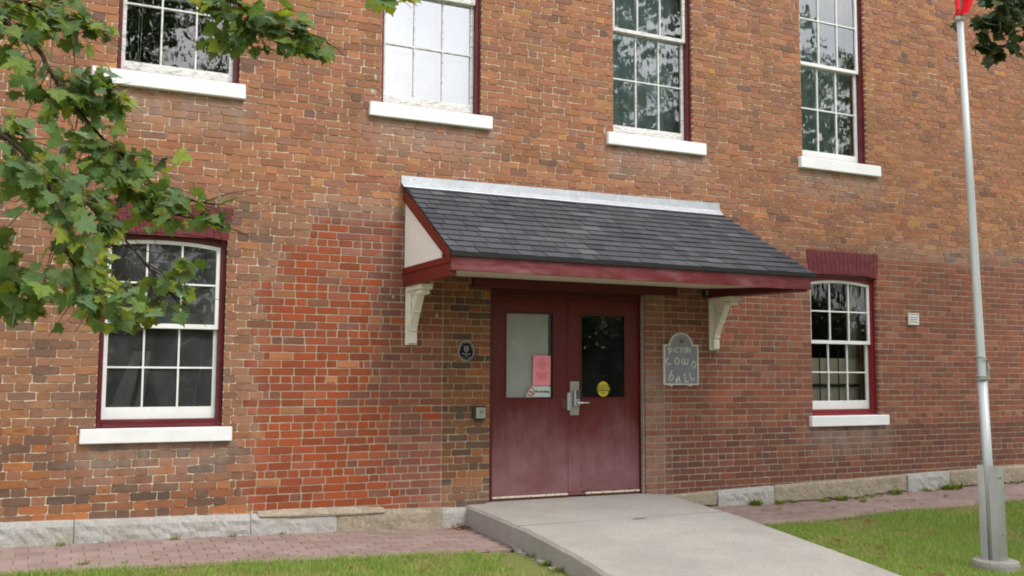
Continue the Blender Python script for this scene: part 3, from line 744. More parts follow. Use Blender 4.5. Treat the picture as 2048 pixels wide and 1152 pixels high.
# white backing behind the left glass, leaving a dark strip on its right
mb = MB(); mb.add([(4.47, .128, 1.17), (4.995, .132, 1.17), (4.99, .132, 2.06), (4.47, .128, 2.06)], [(0, 1, 2, 3)])
for i, z in enumerate((1.3,)): pass
mb.build('backing_sheet', simple('grey_white_sheet', C8(214, 213, 208), .8, var=.05, scale=4, bump=0), dl_)
# weather sweeps
MSWEEP = simple('cream_sweep', C8(225, 218, 195), .6, var=.15)
for (a, b, d, drop) in ((4.318, 5.205, dl_, 0), (5.42, 6.105, dr_, 0)):
    mb = MB(); mb.box(a, b, .070, .090, .146, .166, .004); o = mb.build('door_sweep', MSWEEP, d, fix=True)
    mb = MB(); mb.box(a, b, .076, .092, .126, .147, .002); mb.build('sweep_rubber', simple('rusty_rubber', C8(90, 48, 36), .9), d, fix=True)
    for i in range(5):
        x = a + (b - a) * (i + .5) / 5; mb = MB(); mb.box(x - .004, x + .004, .066, .071, .150, .160, .001); mb.build('screw', MBLACK, d)
mb = MB()
for z in (.40, 1.25, 2.0): mb.tube([(4.310, .082, z - .05), (4.310, .082, z + .05)], .008, 8)
mb.build('hinge', MREDDK, dl_)
mb = MB()
for z in (.40, 1.25, 2.0): mb.tube([(6.113, .082, z - .05), (6.113, .082, z + .05)], .008, 8)
mb.build('hinge', MREDDK, dr_)
# rust blisters low on the right leaf
mb = MB()
for x, w in ((5.42, .05), (5.58, .035), (5.78, .04), (5.98, .035), (5.24, .03)):
    n = 8; poly = [(x + w * math.cos(math.pi * i / n), .168 + w * .35 * math.sin(math.pi * i / n)) for i in range(n + 1)]
    mb.prism(poly, lambda u, v, s: (u, .0895 - .0035 * s, v))
mb.build('rust_spot', simple('rust', C8(110, 58, 36), .95, var=.3), dr_, fix=True)
# lock, guard plate, lever
mb = MB(); mb.box(5.235, 5.345, .084, .090, .985, 1.345, .002); mb.build('lock_plate', MSTEEL, dr_, fix=True)
mb = MB(); mb.box(5.200, 5.238, .060, .090, 1.035, 1.228, .004); mb.box(5.192, 5.205, .062, .089, 1.04, 1.222, .002); mb.build('latch_guard', MMETAL, dr_, fix=True)
mb = MB(); mb.box(5.272, 5.338, .048, .085, 1.082, 1.252, .006); lk = mb.build('keypad_lock', MMETAL, dr_, fix=True)
mb = MB(); mb.box(5.290, 5.330, .045, .049, 1.16, 1.245, .001); mb.build('keypad', MBLACK, dr_, fix=True)
mb = MB()
for i in range(5): mb.box(5.303, 5.313, .041, .046, 1.172 + i * .014, 1.180 + i * .014, .001)
mb.build('key_button', MMETAL, dr_, fix=True)
mb = MB(); mb.tube([(5.312, .052, 1.117), (5.312, .005, 1.117)], [.024, .018], 14); mb.tube([(5.312, .012, 1.117), (5.335, .0, 1.119), (5.38, .004, 1.118), (5.43, .008, 1.116)], [.016, .013, .010, .009], 10)
mb.build('lever_handle', simple('satin_chrome', (.68, .68, .70), .25, .9, .03), dr_, smooth=True)
mb = MB(); mb.box(5.14, 5.196, .0885, .0905, 1.06, 1.16); mb.build('worn_patch', simple('bare_primer', C8(110, 72, 62), .8), dl_)

# ------------------------------------------------------------------ canopy
TY, TZ = -.004, 3.300       # top of the roof at the wall
EY, EZ = -1.285, 2.485      # eave
def rx(s, t): return (3.283 + (3.292 - 3.283) * t) if s == 0 else (7.175 + (7.42 - 7.175) * t)
def rp_(s, t, off=0.0):     # s 0..1 across, t 0..1 down the slope
    nrm = Vector((0, -(TZ - EZ), (TY - EY))).normalized(); nrm = Vector((0, -.5367, .8437))
    x = rx(0, t) * (1 - s) + rx(1, t) * s
    return Vector((x, TY + (EY - TY) * t, TZ + (EZ - TZ) * t)) + nrm * off
mb = MB()
c4 = [rp_(0, 0, -.03), rp_(1, 0, -.03), rp_(1, 1, -.03), rp_(0, 1, -.03), rp_(0, 0, -.008), rp_(1, 0, -.008), rp_(1, 1, -.008), rp_(0, 1, -.008)]
mb.add([tuple(v) for v in c4], [(0, 1, 2, 3), (7, 6, 5, 4), (0, 4, 5, 1), (1, 5, 6, 2), (2, 6, 7, 3), (3, 7, 4, 0)])
can = child(mb.build('canopy', simple('roof_deck', C8(40, 40, 42), .9), fix=True, label='porch canopy with grey shingles and faded red fascia'))
shades = []
for i, (c, j) in enumerate([((76, 77, 82), 0), ((82, 83, 88), 0), ((88, 89, 93), 0), ((69, 70, 76), 0), ((97, 98, 101), 0), ((79, 79, 83), 0)]):
    shades.append(simple('shingle_%s' % 'abcdef'[i], C8(*c), .93, 0, .16, 240, .55, .002, .25))
NR = 13; Wd = 3.9
for r_ in range(NR):
    t0 = r_ / NR; t1 = (r_ + 1) / NR
    s = -random.uniform(0, .04); prev = None
    while s < 1:
        w = random.choice([.028, .04, .048, .055, .062]) * random.uniform(.9, 1.1)
        s0, s1 = max(0, s), min(1, s + w); s += w
        if 1 - s1 < .012: s1 = 1; s = 1
        if s1 - s0 < .008: continue
        th = random.choice([.0, .0, .004]) + .005
        g = .0009
        a, b = s0 + g * (s0 > 0), s1 - g * (s1 < 1)
        drop = random.uniform(-.0015, .0015)
        vs = [rp_(a, t0 - .02 if r_ else 0, -.006), rp_(b, t0 - .02 if r_ else 0, -.006), rp_(b, t1 + drop, .004), rp_(a, t1 + drop, .004),
              rp_(a, t0 - .02 if r_ else 0, -.003), rp_(b, t0 - .02 if r_ else 0, -.003), rp_(b, t1 + drop, .004 + th), rp_(a, t1 + drop, .004 + th)]
        m = MB(); m.add([tuple(v) for v in vs], [(0, 1, 2, 3), (7, 6, 5, 4), (0, 4, 5, 1), (1, 5, 6, 2), (2, 6, 7, 3), (3, 7, 4, 0)])
        wts = [5, 5, 2, 3, 1, 4]; c = random.choices(shades, wts)[0]
        m.build('shingle', c, can, fix=True)
# drip edge
mb = MB(); a, b = rp_(0, 1), rp_(1, 1)
mb.add([(a.x - .004, EY - .006, EZ - .034), (b.x + .004, EY - .006, EZ - .034), (b.x + .004, EY - .010, EZ + .004), (a.x - .004, EY - .010, EZ + .004),
        (a.x - .004, EY + .03, EZ - .034), (b.x + .004, EY + .03, EZ - .034), (b.x + .004, EY + .03, EZ + .002), (a.x - .004, EY + .03, EZ + .002)],
       [(0, 1, 2, 3), (4, 7, 6, 5), (0, 4, 5, 1), (3, 2, 6, 7), (0, 3, 7, 4), (1, 5, 6, 2)])
mb.build('drip_edge', simple('black_metal', (.03, .03, .033), .45, .3), can, fix=True)
# fascia: skewed board from the left beam to the right beam
def bar(mb, p, q, y0, y1, za, zb_, zc=None, zd=None):   # board between x positions
    mb.add([(p, y0, za), (q, y0, zc if zc is not None else za), (q, y0, zd if zd is not None else zb_), (p, y0, zb_), (p, y1, za), (q, y1, zc if zc is not None else za), (q, y1, zd if zd is not None else zb_), (p, y1, zb_)],
           [(0, 1, 2, 3), (4, 7, 6, 5), (0, 4, 5, 1), (3, 2, 6, 7), (0, 3, 7, 4), (1, 5, 6, 2)])
mb = MB(); bar(mb, 3.294, 7.375, -1.268, -1.23, 2.325, 2.452, 2.318, 2.450); mb.build('fascia', MFASC, can, fix=True)
# side beams
mb = MB(); mb.box(3.295, 3.36, -1.23, -.0045, 2.278, 2.392, .003); mb.build('side_beam', MREDBR, can, fix=True)
mb = MB()
mb.add([(6.93, -.0045, 2.30), (7.13, -.0045, 2.30), (7.36, -1.23, 2.30), (7.16, -1.23, 2.30), (6.93, -.0045, 2.40), (7.13, -.0045, 2.40), (7.36, -1.23, 2.40), (7.16, -1.23, 2.40)],
       [(0, 1, 2, 3), (7, 6, 5, 4), (0, 4, 5, 1), (1, 5, 6, 2), (2, 6, 7, 3), (3, 7, 4, 0)])
mb.build('side_beam', MREDDK, can, fix=True)
mb = MB()
mb.box(3.287, 3.33, -1.225, -.0045, 2.393, 2.455, .002)
# rake board
mb.prism([(-.0045, 3.285), (-1.25, 2.492), (-1.25, 2.395), (-1.14, 2.455), (-.0045, 3.135)], lambda u, v, s: (3.285 + .03 * s, u, v))
mb.build('rake_board', MREDBR, can, fix=True)
mb = MB()
xr = lambda y: 7.165 + (7.405 - 7.165) * (y / -1.285)
mb.add([(xr(-.0045) - .03, -.0045, 2.40), (xr(-1.25) - .03, -1.25, 2.40), (xr(-1.25) - .03, -1.25, 2.49), (xr(-.0045) - .03, -.0045, 3.28), (xr(-.0045), -.0045, 2.40), (xr(-1.25), -1.25, 2.40), (xr(-1.25), -1.25, 2.49), (xr(-.0045), -.0045, 3.28)],
       [(0, 1, 2, 3), (7, 6, 5, 4), (0, 4, 5, 1), (1, 5, 6, 2), (2, 6, 7, 3), (3, 7, 4, 0)])
mb.build('rake_board', MREDBR, can, fix=True, label='rake board on the right end')
# beadboard gable: planks
y = -.006; i = 0; MBEAD = simple('cream_beadboard', C8(244, 240, 236, .98), .6, 0, .03, 20, .05)
gab = MB(); gab.prism([(-.006, 2.45), (-1.0, 2.45), (-.006, 3.15)], lambda u, v, s: (3.325 + .006 * s, u, v)); gab = gab.build('gable_panel', MBEAD, can, fix=True)
n = 26
for i in range(n):
    y0 = -.006 - i * .038; y1 = y0 - .034
    top = lambda yy: 3.20 + (yy) * .68
    if top(y1) < 2.47: break
    m = MB(); m.prism([(y0, 2.452), (y1, 2.452), (y1, top(y1)), (y0, top(y0))], lambda u, v, s: (3.312 + .012 * s, u, v)); m.v = [tuple(q) for q in m.v]
    o = m.build('gable_board', MBEAD, can, fix=True)
# soffit
mb = MB(); mb.add([(3.36, -.006, 2.405), (7.0, -.006, 2.405), (7.2, -1.232, 2.345), (3.36, -1.232, 2.345), (3.36, -.006, 2.42), (7.0, -.006, 2.42), (7.2, -1.232, 2.36), (3.36, -1.232, 2.36)], [(0, 1, 2, 3), (7, 6, 5, 4), (0, 4, 5, 1), (1, 5, 6, 2), (2, 6, 7, 3), (3, 7, 4, 0)])
mb.build('soffit', simple('cream_soffit', C8(225, 215, 198, .92), .7, var=.04), can, fix=True)
# flashing: three overlapping lengths
for (a, b, o_) in ((3.264, 5.26, 0), (5.25, 7.172, .0025),):
    m = MB(); n = 20; vs = []; 
    for i in range(n + 1):
        x = a + (b - a) * i / n; jz = .004 * noise.noise(Vector((x * 3, 0, 0)))
        vs += [(x, -.0085 - o_ - abs(jz) * .5, 3.385 + jz * .6 + (.027 * (x - 3.264) / 3.9)), (x, -.016 - o_ + jz, 3.31 + jz + .018 * (x - 3.264) / 3.9), (x, -.075 - o_, 3.272 + jz * .6), (x, -.078 - o_, 3.264 + jz * .6)]
    fs = []
    for i in range(n):
        for j in range(3): fs.append((4 * i + j, 4 * i + j + 1, 4 * i + j + 5, 4 * i + j + 4))
    m.add(vs, fs); o = m.build('flashing', MGALV, can, smooth=False)
mb = MB()
for x in (3.4, 4.25, 4.75, 5.22, 5.285, 6.0, 6.55, 7.05):
    mb.tube([(x, -.012, 3.36), (x, -.02, 3.36)], [.009, .006], 8)
mb.box(5.27, 5.288, -.022, -.012, 3.345, 3.375, .002)
mb.build('nail_head', simple('sealant_white', C8(235, 238, 240), .5), can, fix=True)
# brackets
def bracket(xa, xb, label=None):
    m = MB(); y0 = -.0045; zt, zbm = 2.277, 1.70
    if xa > 6: zt = 2.298
    m.box(xa, xb, -.030, y0, zbm, zt, .003)                     # back board
    m.box(xa + .004, xb - .004, -.40, -.030, zt - .050, zt, .003)   # top arm
    m.box(xa - .004, xb + .004, -.435, -.36, zt - .055, zt - .001, .006)
    m.box(xa + .012, xb - .012, -.40, -.30, zt - .10, zt - .055, .008)
    # outer curved member
    pts = [(-.045, zbm + .004), (-.075, zbm + .02), (-.078, zbm + .10), (-.070, zbm + .125), (-.090, zbm + .14), (-.090, zbm + .17), (-.16, zbm + .30), (-.185, zbm + .315), (-.185, zbm + .335), (-.23, zbm + .40), (-.30, zt - .06)]
    w = .05; inn = [(-.26, zt - .06), (-.19, zbm + .42), (-.13, zbm + .33), (-.06, zbm + .17), (-.035, zbm + .15), (-.030, zbm + .004)]
    n_ = len(pts)
    outl = pts + inn
    m.prism(outl, lambda u, v, s: (xa + .022 + (xb - xa - .044) * s, u, v))
    # recessed web
    tri = [(-.030, zbm + .16), (-.06, zbm + .17), (-.13, zbm + .33), (-.19, zbm + .42), (-.26, zt - .06), (-.030, zt - .052)]
    m.prism(tri, lambda u, v, s: (xa + .045 + (xb - xa - .09) * s, u, v))
    # side frames round the web
    for sx in (xa + .030, xb - .038):
        m.box(sx, sx + .008, -.07, -.030, zbm + .17, zt - .05, .001)
        m.box(sx, sx + .008, -.26, -.07, zt - .085, zt - .05, .001)
        a = Vector((sx + .004, -.06, zt - .10)); b = Vector((sx + .004, -.16, zbm + .36)); m.tube([a, b], .007, 4)
    return m.build('bracket', MBRACK, can, fix=True, label=label)
bracket(3.325, 3.445, 'bracket nearer the red brick patch'); bracket(6.998, 7.118, 'bracket beside the town hall sign')

# ------------------------------------------------------------------ things on the wall and doors
def font_mesh(txt, size, bold=0.0):
    c = D.curves.new('t', 'FONT'); c.body = txt; c.size = size; c.align_x = 'CENTER'; c.align_y = 'CENTER'; c.offset = bold; c.extrude = size * .02; c.resolution_u = 3
    o = D.objects.new('t', c); me = D.meshes.new_from_object(o); D.objects.remove(o); D.curves.remove(c); return me
def put_text(txt, x, y, z, size, mat, parent, rot=0, bold=0.0, sx=1, name='lettering'):
    me = font_mesh(txt, size, bold); me.materials.clear(); me.materials.append(mat)
    ca, sa = math.cos(rot), math.sin(rot)
    for v in me.vertices:
        u, w, d = v.co.x * sx, v.co.y, v.co.z
        v.co = (x + u * ca - w * sa, y - d - .0006, z + u * sa + w * ca)
    o = D.objects.new(name, me); COL.objects.link(o); o.parent = parent; return o
def strokes(mb, polys, ox, oz, sc, y, th, rot=0, aspect=1):
    ca, sa = math.cos(rot), math.sin(rot)
    for pl in polys:
        P = []
        for (u, v) in pl:
            u *= sc * aspect; v *= sc; P.append(Vector((ox + u * ca - v * sa, oz + u * sa + v * ca)))
        for a, b in zip(P, P[1:]):
            d = (b - a); 
            if d.length < 1e-6: continue
            d.normalize(); nn = Vector((-d.y, d.x)) * th / 2; e = d * th * .35
            q = [a - e - nn, b + e - nn, b + e + nn, a - e + nn]
            strokes.i = (strokes.i + 1) % 23; yo = y - .00012 * strokes.i
            mb.prism([(p.x, p.y) for p in q], lambda u, v, s: (u, yo - .003 * s, v))
strokes.i = 0
def arc(cx_, cy_, rx_, ry_, a0, a1, n=10): return [(cx_ + rx_ * math.cos(R(a0 + (a1 - a0) * i / n)), cy_ + ry_ * math.sin(R(a0 + (a1 - a0) * i / n))) for i in range(n + 1)]
# PICTON TOWN HALL sign
sg = empty('town_hall_sign', (6.59, -.01, 1.307), label='grey round-topped sign reading PICTON TOWN HALL on the brick right of the doors', cat='sign')
SG = Matrix.Translation((-6.59, .01, -1.307))
def sgp(o): o.parent = sg; o.matrix_parent_inverse = SG; return o
MSIGN = simple('sign_grey', C8(138, 139, 148), .5, 0, .04, 12, .03); MSIGNW = simple('sign_cream', C8(214, 212, 200, .9), .55, 0, .05)
def shape(e):
    x0, x1, z0, z1 = 6.362 + e, 6.832 - e, 1.307 + e, 1.760 - e
    r = .160 - e; c = 6.597
    return [(x0, z0), (x1, z0), (x1, z1), (c + r, z1)] + [(c + r * math.cos(math.pi * i / 24), 1.745 + (r * .92) * math.sin(math.pi * i / 24)) for i in range(1, 24)] + [(c - r, z1), (x0, z1)]
mb = MB(); mb.prism(shape(0), lambda u, v, s: (u, -.006 - .022 * s, v)); sgp(mb.build('frame', MSIGNW, None, fix=True))
mb = MB(); mb.prism(shape(.017), lambda u, v, s: (u, -.0285 - .001 * s, v)); sgp(mb.build('face', MSIGN, None, fix=True))
mb = MB(); o_ = shape(0); i_ = shape(.016); n = len(o_)
for i in range(n):
    j = (i + 1) % n; mb.add([(o_[i][0], -.028, o_[i][1]), (o_[j][0], -.028, o_[j][1]), (o_[j][0], -.034, o_[j][1]), (o_[i][0], -.034, o_[i][1]), (i_[i][0], -.028, i_[i][1]), (i_[j][0], -.028, i_[j][1]), (i_[j][0], -.034, i_[j][1]), (i_[i][0], -.034, i_[i][1])], [(0, 1, 2, 3), (3, 2, 6, 7), (7, 6, 5, 4)])
sgp(mb.build('raised_border', MSIGNW, None, fix=True))
mb = MB(); mb.box(6.44, 6.48, -.03, -.006, 1.293, 1.307); mb.box(6.70, 6.74, -.03, -.006, 1.293, 1.307); sgp(mb.build('mounting_tab', MSIGNW, None))
G = {
 'P': [[(.0, .9), (.15, 1.0), (.25, .95), (.25, -.55)], [(.25, .95)] + arc(.35, .55, .5, .45, 95, -95, 10) + [(.2, .1)], [(.05, .8), (.0, .6), (.12, .5)]],
 'I': [[(.15, 0), (.15, 1)]],
 'C': [arc(.5, .5, .42, .5, 55, 305, 12)],
 'T': [[(0, 1), (.8, 1)], [(.4, 1), (.4, 0)]],
 'O': [arc(.45, .5, .42, .5, 0, 360, 16)],
 'N': [[(.0, 0), (.05, 1), (.7, 0), (.75, 1.05)]],
 't': [[(.0, .75), (.2, 1.0), (.85, 1.05)], arc(.60, .47, .42, .52, 100, 300, 12)],
 'o': [arc(.45, .5, .42, .52, 0, 360, 16)],
 'w': [arc(.32, .45, .32, .45, 150, 360, 8) + [(.64, .95)], [(.64, .45)] + arc(.95, .45, .31, .45, 180, 360, 8) + [(1.26, 1.0)], [(.1, .95), (.0, .7)]],
 'n': [[(.1, 0), (.1, .95)], [(.1, .95)] + arc(.5, .55, .38, .45, 120, 0, 8) + [(.85, .3)] + arc(.6, .2, .24, .22, 20, -110, 6)],
 'h': [[(.15, 1.55), (.1, 0), (.0, -.05)], [(.1, .6)] + arc(.45, .5, .33, .4, 120, -60, 8) + [(.45, -.15)]],
 'A': [[(.0, 0), (.4, .95), (.55, 1.0), (.85, 0)], arc(.3, .35, .3, .32, 60, 300, 8), [(.1, .45), (.7, .5)]],
 'L': [[(.1, 1.35), (.1, 0), (.75, .05)]],
}
mb = MB(); sx = 6.597
x = 6.425
for ch, wdt in (('P', .062), ('I', .026), ('C', .055), ('T', .050), ('O', .052), ('N', .05)):
    strokes(mb, G[ch], x, 1.672, .05, -.0298, .0090); x += wdt * 1.04
for ch, x, z, r_ in (('t', 6.402, 1.520, 28), ('o', 6.512, 1.537, 6), ('w', 6.600, 1.541, -6), ('n', 6.722, 1.519, -24)):
    strokes(mb, G[ch], x, z, .066, -.0298, .0106, R(r_))
for ch, x, z, r_ in (('h', 6.420, 1.372, -20), ('A', 6.520, 1.338, -6), ('L', 6.640, 1.340, 6), ('L', 6.728, 1.358, 20)):
    strokes(mb, G[ch], x, z, .068, -.0298, .0106, R(r_))
for a in range(20, 161, 7):       # small illegible lettering round the arch
    c, s_ = math.cos(R(a)), math.sin(R(a)); x, z = 6.597 + .118 * c, 1.748 + .108 * s_
    strokes(mb, [[(-.5, -.5), (-.5, .5)], [(-.5, .5), (.3, .5)]], x, z, .010, -.0298, .0026, R(a - 90))
sgp(mb.build('lettering', simple('letter_white', C8(226, 226, 216), .5, bump=0), None, fix=True))
lf = [(0, 1), (.14, .72), (.3, .8), (.24, .42), (.44, .62), (.5, .5), (.78, .55), (.66, .3), (.74, .2), (.3, -.16), (.34, -.34), (.05, -.3), (.05, -.62), (-.05, -.62), (-.05, -.3), (-.34, -.34), (-.3, -.16), (-.74, .2), (-.66, .3), (-.78, .55), (-.5, .5), (-.44, .62), (-.24, .42), (-.3, .8), (-.14, .72)]
mb = MB(); mb.prism([(6.602 + u * .034, 1.788 + v * .034) for u, v in lf], lambda u, v, s: (u, -.0298 - .002 * s, v)); sgp(mb.build('maple_leaf_emblem', simple('emblem_red', C8(140, 40, 34), .6, bump=0), None, fix=True))

# oval heritage plaque
pq = empty('oval_plaque', (3.977, -.006, 1.55), label='small black oval heritage plaque with white rim and shield left of the doors', cat='plaque')
PQ = Matrix.Translation((-3.977, .006, -1.55))
def pqp(o): o.parent = pq; o.matrix_parent_inverse = PQ; return o
ocx, ocz, ea, eb = 3.978, 1.652, .085, .104
el = lambda e, n=40: [(ocx + (ea - e) * math.cos(2 * math.pi * i / n), ocz + (eb - e) * math.sin(2 * math.pi * i / n)) for i in range(n)]
MPW = simple('plaque_white', C8(205, 205, 200), .5, bump=0)
mb = MB(); mb.prism(el(0), lambda u, v, s: (u, -.006 - .010 * s, v)); pqp(mb.build('rim', MPW, None, fix=True))
mb = MB(); mb.prism(el(.006), lambda u, v, s: (u, -.0165 - .0012 * s, v)); pqp(mb.build('face', simple('matt_black', (.012, .012, .014), .85, bump=0, spec=.15), None, fix=True))
mb = MB(); sh = [(-.026, .03), (.026, .03), (.026, -.005), (.016, -.026), (0, -.036), (-.016, -.026), (-.026, -.005)]
mb.prism([(ocx + u, ocz + .018 + v) for u, v in sh], lambda u, v, s: (u, -.018 - .001 * s, v)); pqp(mb.build('shield', simple('plaque_grey', C8(150, 150, 148), .5, bump=0), None, fix=True))
mb = MB()
for q in range(4): mb.box(ocx - .018 + q * .011, ocx - .013 + q * .011, -.0205, -.019, ocz + .030, ocz + .040)
mb.prism([(ocx - .014, ocz + .012), (ocx + .014, ocz + .012), (ocx + .005, ocz - .004), (ocx - .005, ocz - .004)], lambda u, v, s: (u, -.019 - .0012 * s, v)); pqp(mb.build('shield_mark', MBLACK, None, fix=True))
PT = D.objects.new('lettering', None); D.objects.remove(PT)
def ptext(txt, x, z, size, rot=0): pqp(put_text(txt, x, -.0182, z, size, MPW, None, rot, .0003))
ptext('TOWN HALL', ocx, ocz - .032, .0165); ptext('1866', ocx, ocz - .050, .014)
word = 'PRINCE EDWARD COUNTY'
for i, ch in enumerate(word):
    if ch == ' ': continue
    a = 178 - 176 * i / (len(word) - 1); ptext(ch, ocx + .066 * math.cos(R(a)), ocz + .006 + .080 * math.sin(R(a)), .014, R(a - 90))
for i, ch in enumerate('HERITAGE'):
    a = 228 + 84 * i / 7; ptext(ch, ocx + .064 * math.cos(R(a)), ocz + .084 * math.sin(R(a)), .014, R(a + 90))

# push plate by the door
bt = empty('door_push_button', (4.128, -.005, .96), label='square steel push button in a black box beside the left door jamb', cat='button')
BT = Matrix.Translation((-4.128, .005, -.96))
for nm, m_, bx in (('housing', MBLACK, (4.052, 4.192, -.048, -.005, .958, 1.098, .012)), ('plate', MSTEEL, (4.078, 4.182, -.056, -.048, .972, 1.084, .004))):
    mb = MB(); mb.box(*bx); o = mb.build(nm, m_, bt, fix=True); o.matrix_parent_inverse = BT
mb = MB(); strokes(mb, [arc(0, 0, .011, .011, 0, 300, 12), [(0, .03), (0, .008), (.012, .008), (.018, -.006)]], 4.13, 1.035, 1, -.056, .003); o = mb.build('wheelchair_symbol', MBLACK, bt, fix=True); o.matrix_parent_inverse = BT
# wall vent
vt = empty('wall_vent', (10.225, -.005, 2.072), label='small white louvred vent cover on the brick wall near the flagpole', cat='vent')
VT = Matrix.Translation((-10.225, .005, -2.072)); MV = simple('vent_white', C8(232, 232, 226), .5, bump=0, var=.05)
mb = MB(); x0, x1, z0, z1 = 10.137, 10.315, 2.072, 2.226
mb.box(x0, x0 + .018, -.032, -.004, z0, z1, .003); mb.box(x1 - .018, x1, -.032, -.004, z0, z1, .003); mb.box(x0 + .018, x1 - .018, -.032, -.004, z1 - .014, z1, .003); mb.box(x0 + .018, x1 - .018, -.032, -.004, z0, z0 + .014, .003)
o = mb.build('frame', MV, vt, fix=True); o.matrix_parent_inverse = VT
mb = MB(); mb.box(x0 + .018, x1 - .018, -.008, -.004, z0 + .014, z1 - .014); o = mb.build('back_plate', MBLACK, vt, fix=True); o.matrix_parent_inverse = VT
for i in range(4):
    za = z0 + .016 + i * .0315
    mb = MB(); mb.add([(x0 + .019, -.036, za), (x1 - .019, -.036, za), (x1 - .019, -.010, za + .030), (x0 + .019, -.010, za + .030), (x0 + .019, -.032, za - .001), (x1 - .019, -.032, za - .001), (x1 - .019, -.008, za + .027), (x0 + .019, -.008, za + .027)], [(0, 1, 2, 3), (7, 6, 5, 4), (0, 4, 5, 1), (1, 5, 6, 2), (2, 6, 7, 3), (3, 7, 4, 0)])
    o = mb.build('slat', MV, vt, fix=True); o.matrix_parent_inverse = VT
# little glass-faced unit under the canopy beam
sn = empty('porch_sensor', (6.98, -.03, 2.35), label='small black box with dark green glass face under the right end of the canopy', cat='sensor')
SN = Matrix.Translation((-6.98, .03, -2.35))
mb = MB(); mb.box(6.905, 7.02, -.07, -.012, 2.305, 2.385, .004); o = mb.build('housing', MBLACK, sn, fix=True); o.matrix_parent_inverse = SN
mb = MB(); mb.box(6.915, 7.01, -.076, -.070, 2.313, 2.377, .001)
t = NT('green_glass'); t.base(t.ramp(t.noise(45, 3, .6), .4, .62, (.01, .03, .028), (.25, .38, .36))); t.rough(.12, .8)
o = mb.build('lens', t.m, sn, fix=True); o.matrix_parent_inverse = SN

# notices on the doors
mb = MB(); n = 6; vs = []; x0, x1, z0, z1 = 4.795, 5.005, 1.300, 1.617
for i in range(n + 1):
    for j in range(n + 1):
        u, v = i / n, j / n; vs.append((x0 + (x1 - x0) * u + .004 * (v - .5), .0995 - .0025 * math.sin(u * 3) * math.sin(v * 2.5), z0 + (z1 - z0) * v))
mb.add(vs, [(i * (n + 1) + j, (i + 1) * (n + 1) + j, (i + 1) * (n + 1) + j + 1, i * (n + 1) + j + 1) for i in range(n) for j in range(n)])
nt_ = setp(mb.build('paper_notice', simple('pink_paper', C8(250, 150, 165, .95), .8, bump=0, var=.02), None), label='pink paper notice taped inside the left door glass', cat='notice')
mb = MB(); random.seed(3)
for (zc, wd_) in ((1.572, .05), (1.545, .10), (1.525, .14), (1.505, .08), (1.483, .07), (1.430, .15), (1.410, .13), (1.390, .10), (1.366, .08)):
    x = 4.90 - wd_ / 2
    while x < 4.90 + wd_ / 2:
        w = random.uniform(.008, .02); mb.box(x, x + w, .0955, .0958, zc - .0035, zc + .0035); x += w + .005
mb.build('printed_lines', simple('faint_ink', C8(190, 95, 110), .8, bump=0), nt_)
ns = setp((lambda m: (m.prism([(4.715, 1.180), (5.003, 1.180), (5.003, 1.285), (4.99, 1.293), (4.79, 1.293), (4.735, 1.268), (4.715, 1.235)], lambda u, v, s: (u, .0995 - .0012 * s, v)), m.build('no_smoking_sticker', simple('sticker_white', C8(215, 228, 226), .6, bump=0, var=.02), None, fix=True))[1])(MB()), label='white sticker reading No Smoking with red ring on the left door glass', cat='sticker')
mb = MB(); rg = arc(0, 0, 1, 1, 0, 360, 28)
strokes(mb, [rg, [(-.7, .7), (.7, -.7)]], 4.768, 1.236, .042, .0981, .009); mb.build('prohibition_ring', simple('ring_red', C8(205, 35, 60), .6, bump=0), ns, fix=True)
mb = MB(); mb.box(4.742, 4.796, .0955, .0965, 1.231, 1.238); mb.build('cigarette', MBLACK, ns)
o = put_text('No Smoking', 4.905, .0977, 1.237, .033, MBLACK, ns, 0, .0012)
cs = setp((lambda m: (m.prism([(5.655 + .074 * math.cos(2 * math.pi * i / 36), 1.262 + .083 * math.sin(2 * math.pi * i / 36)) for i in range(36)], lambda u, v, s: (u, .0995 - .0012 * s, v)), m.build('caution_sticker', simple('caution_yellow', C8(226, 208, 60), .6, bump=0, var=.02), None, fix=True))[1])(MB()), label='round yellow sticker reading AUTOMATIC CAUTION DOOR on the right door glass', cat='sticker')
mb = MB(); mb.box(5.578, 5.732, .0965, .0982, 1.240, 1.284); mb.build('black_band', MBLACK, cs)
put_text('CAUTION', 5.655, .0962, 1.262, .040, simple('caution_letters', C8(226, 208, 60), .6, bump=0), cs, 0, .0022, .9)
put_text('AUTOMATIC', 5.655, .0978, 1.300, .021, MBLACK, cs, 0, .0004); put_text('DOOR', 5.655, .0978, 1.220, .022, MBLACK, cs, 0, .0004)

# ------------------------------------------------------------------ ground, path, ramp
random.seed(11)
def m_ground():
    t = NT('lawn_soil'); f = t.noise(6, 8, .7); g = t.noise(.9, 4, .6); h = t.noise(70, 4, .7)
    c = t.ramp(h, .3, .7, C8(96, 104, 58), C8(140, 144, 84)); c = t.mix(t.math('MULTIPLY', t.ramp(f, .52, .7), .7), c, C8(140, 122, 88))
    t.base(c); t.rough(1, .1); t.bump(h, .6, .02); return t.m
mb = MB()
xs = sorted(set([-120, -60, -30, -15, -8, -5] + [round(-3 + .25 * i, 3) for i in range(81)] + [20, 30, 60, 120, 250])); ys = [.3, .0] + [-round(.15 * i, 3) for i in range(1, 30)] + [-5, -6, -7, -8, -10, -12, -16, -25, -45, -90, -200]
vs = [(x, y, gz(x, min(y, 0)) - (.045 if (edge(x) < y) else .0)) for x in xs for y in ys]; ny = len(ys)
mb.add(vs, [(i * ny + j, i * ny + j + 1, (i + 1) * ny + j + 1, (i + 1) * ny + j) for i in range(len(xs) - 1) for j in range(ny - 1)])
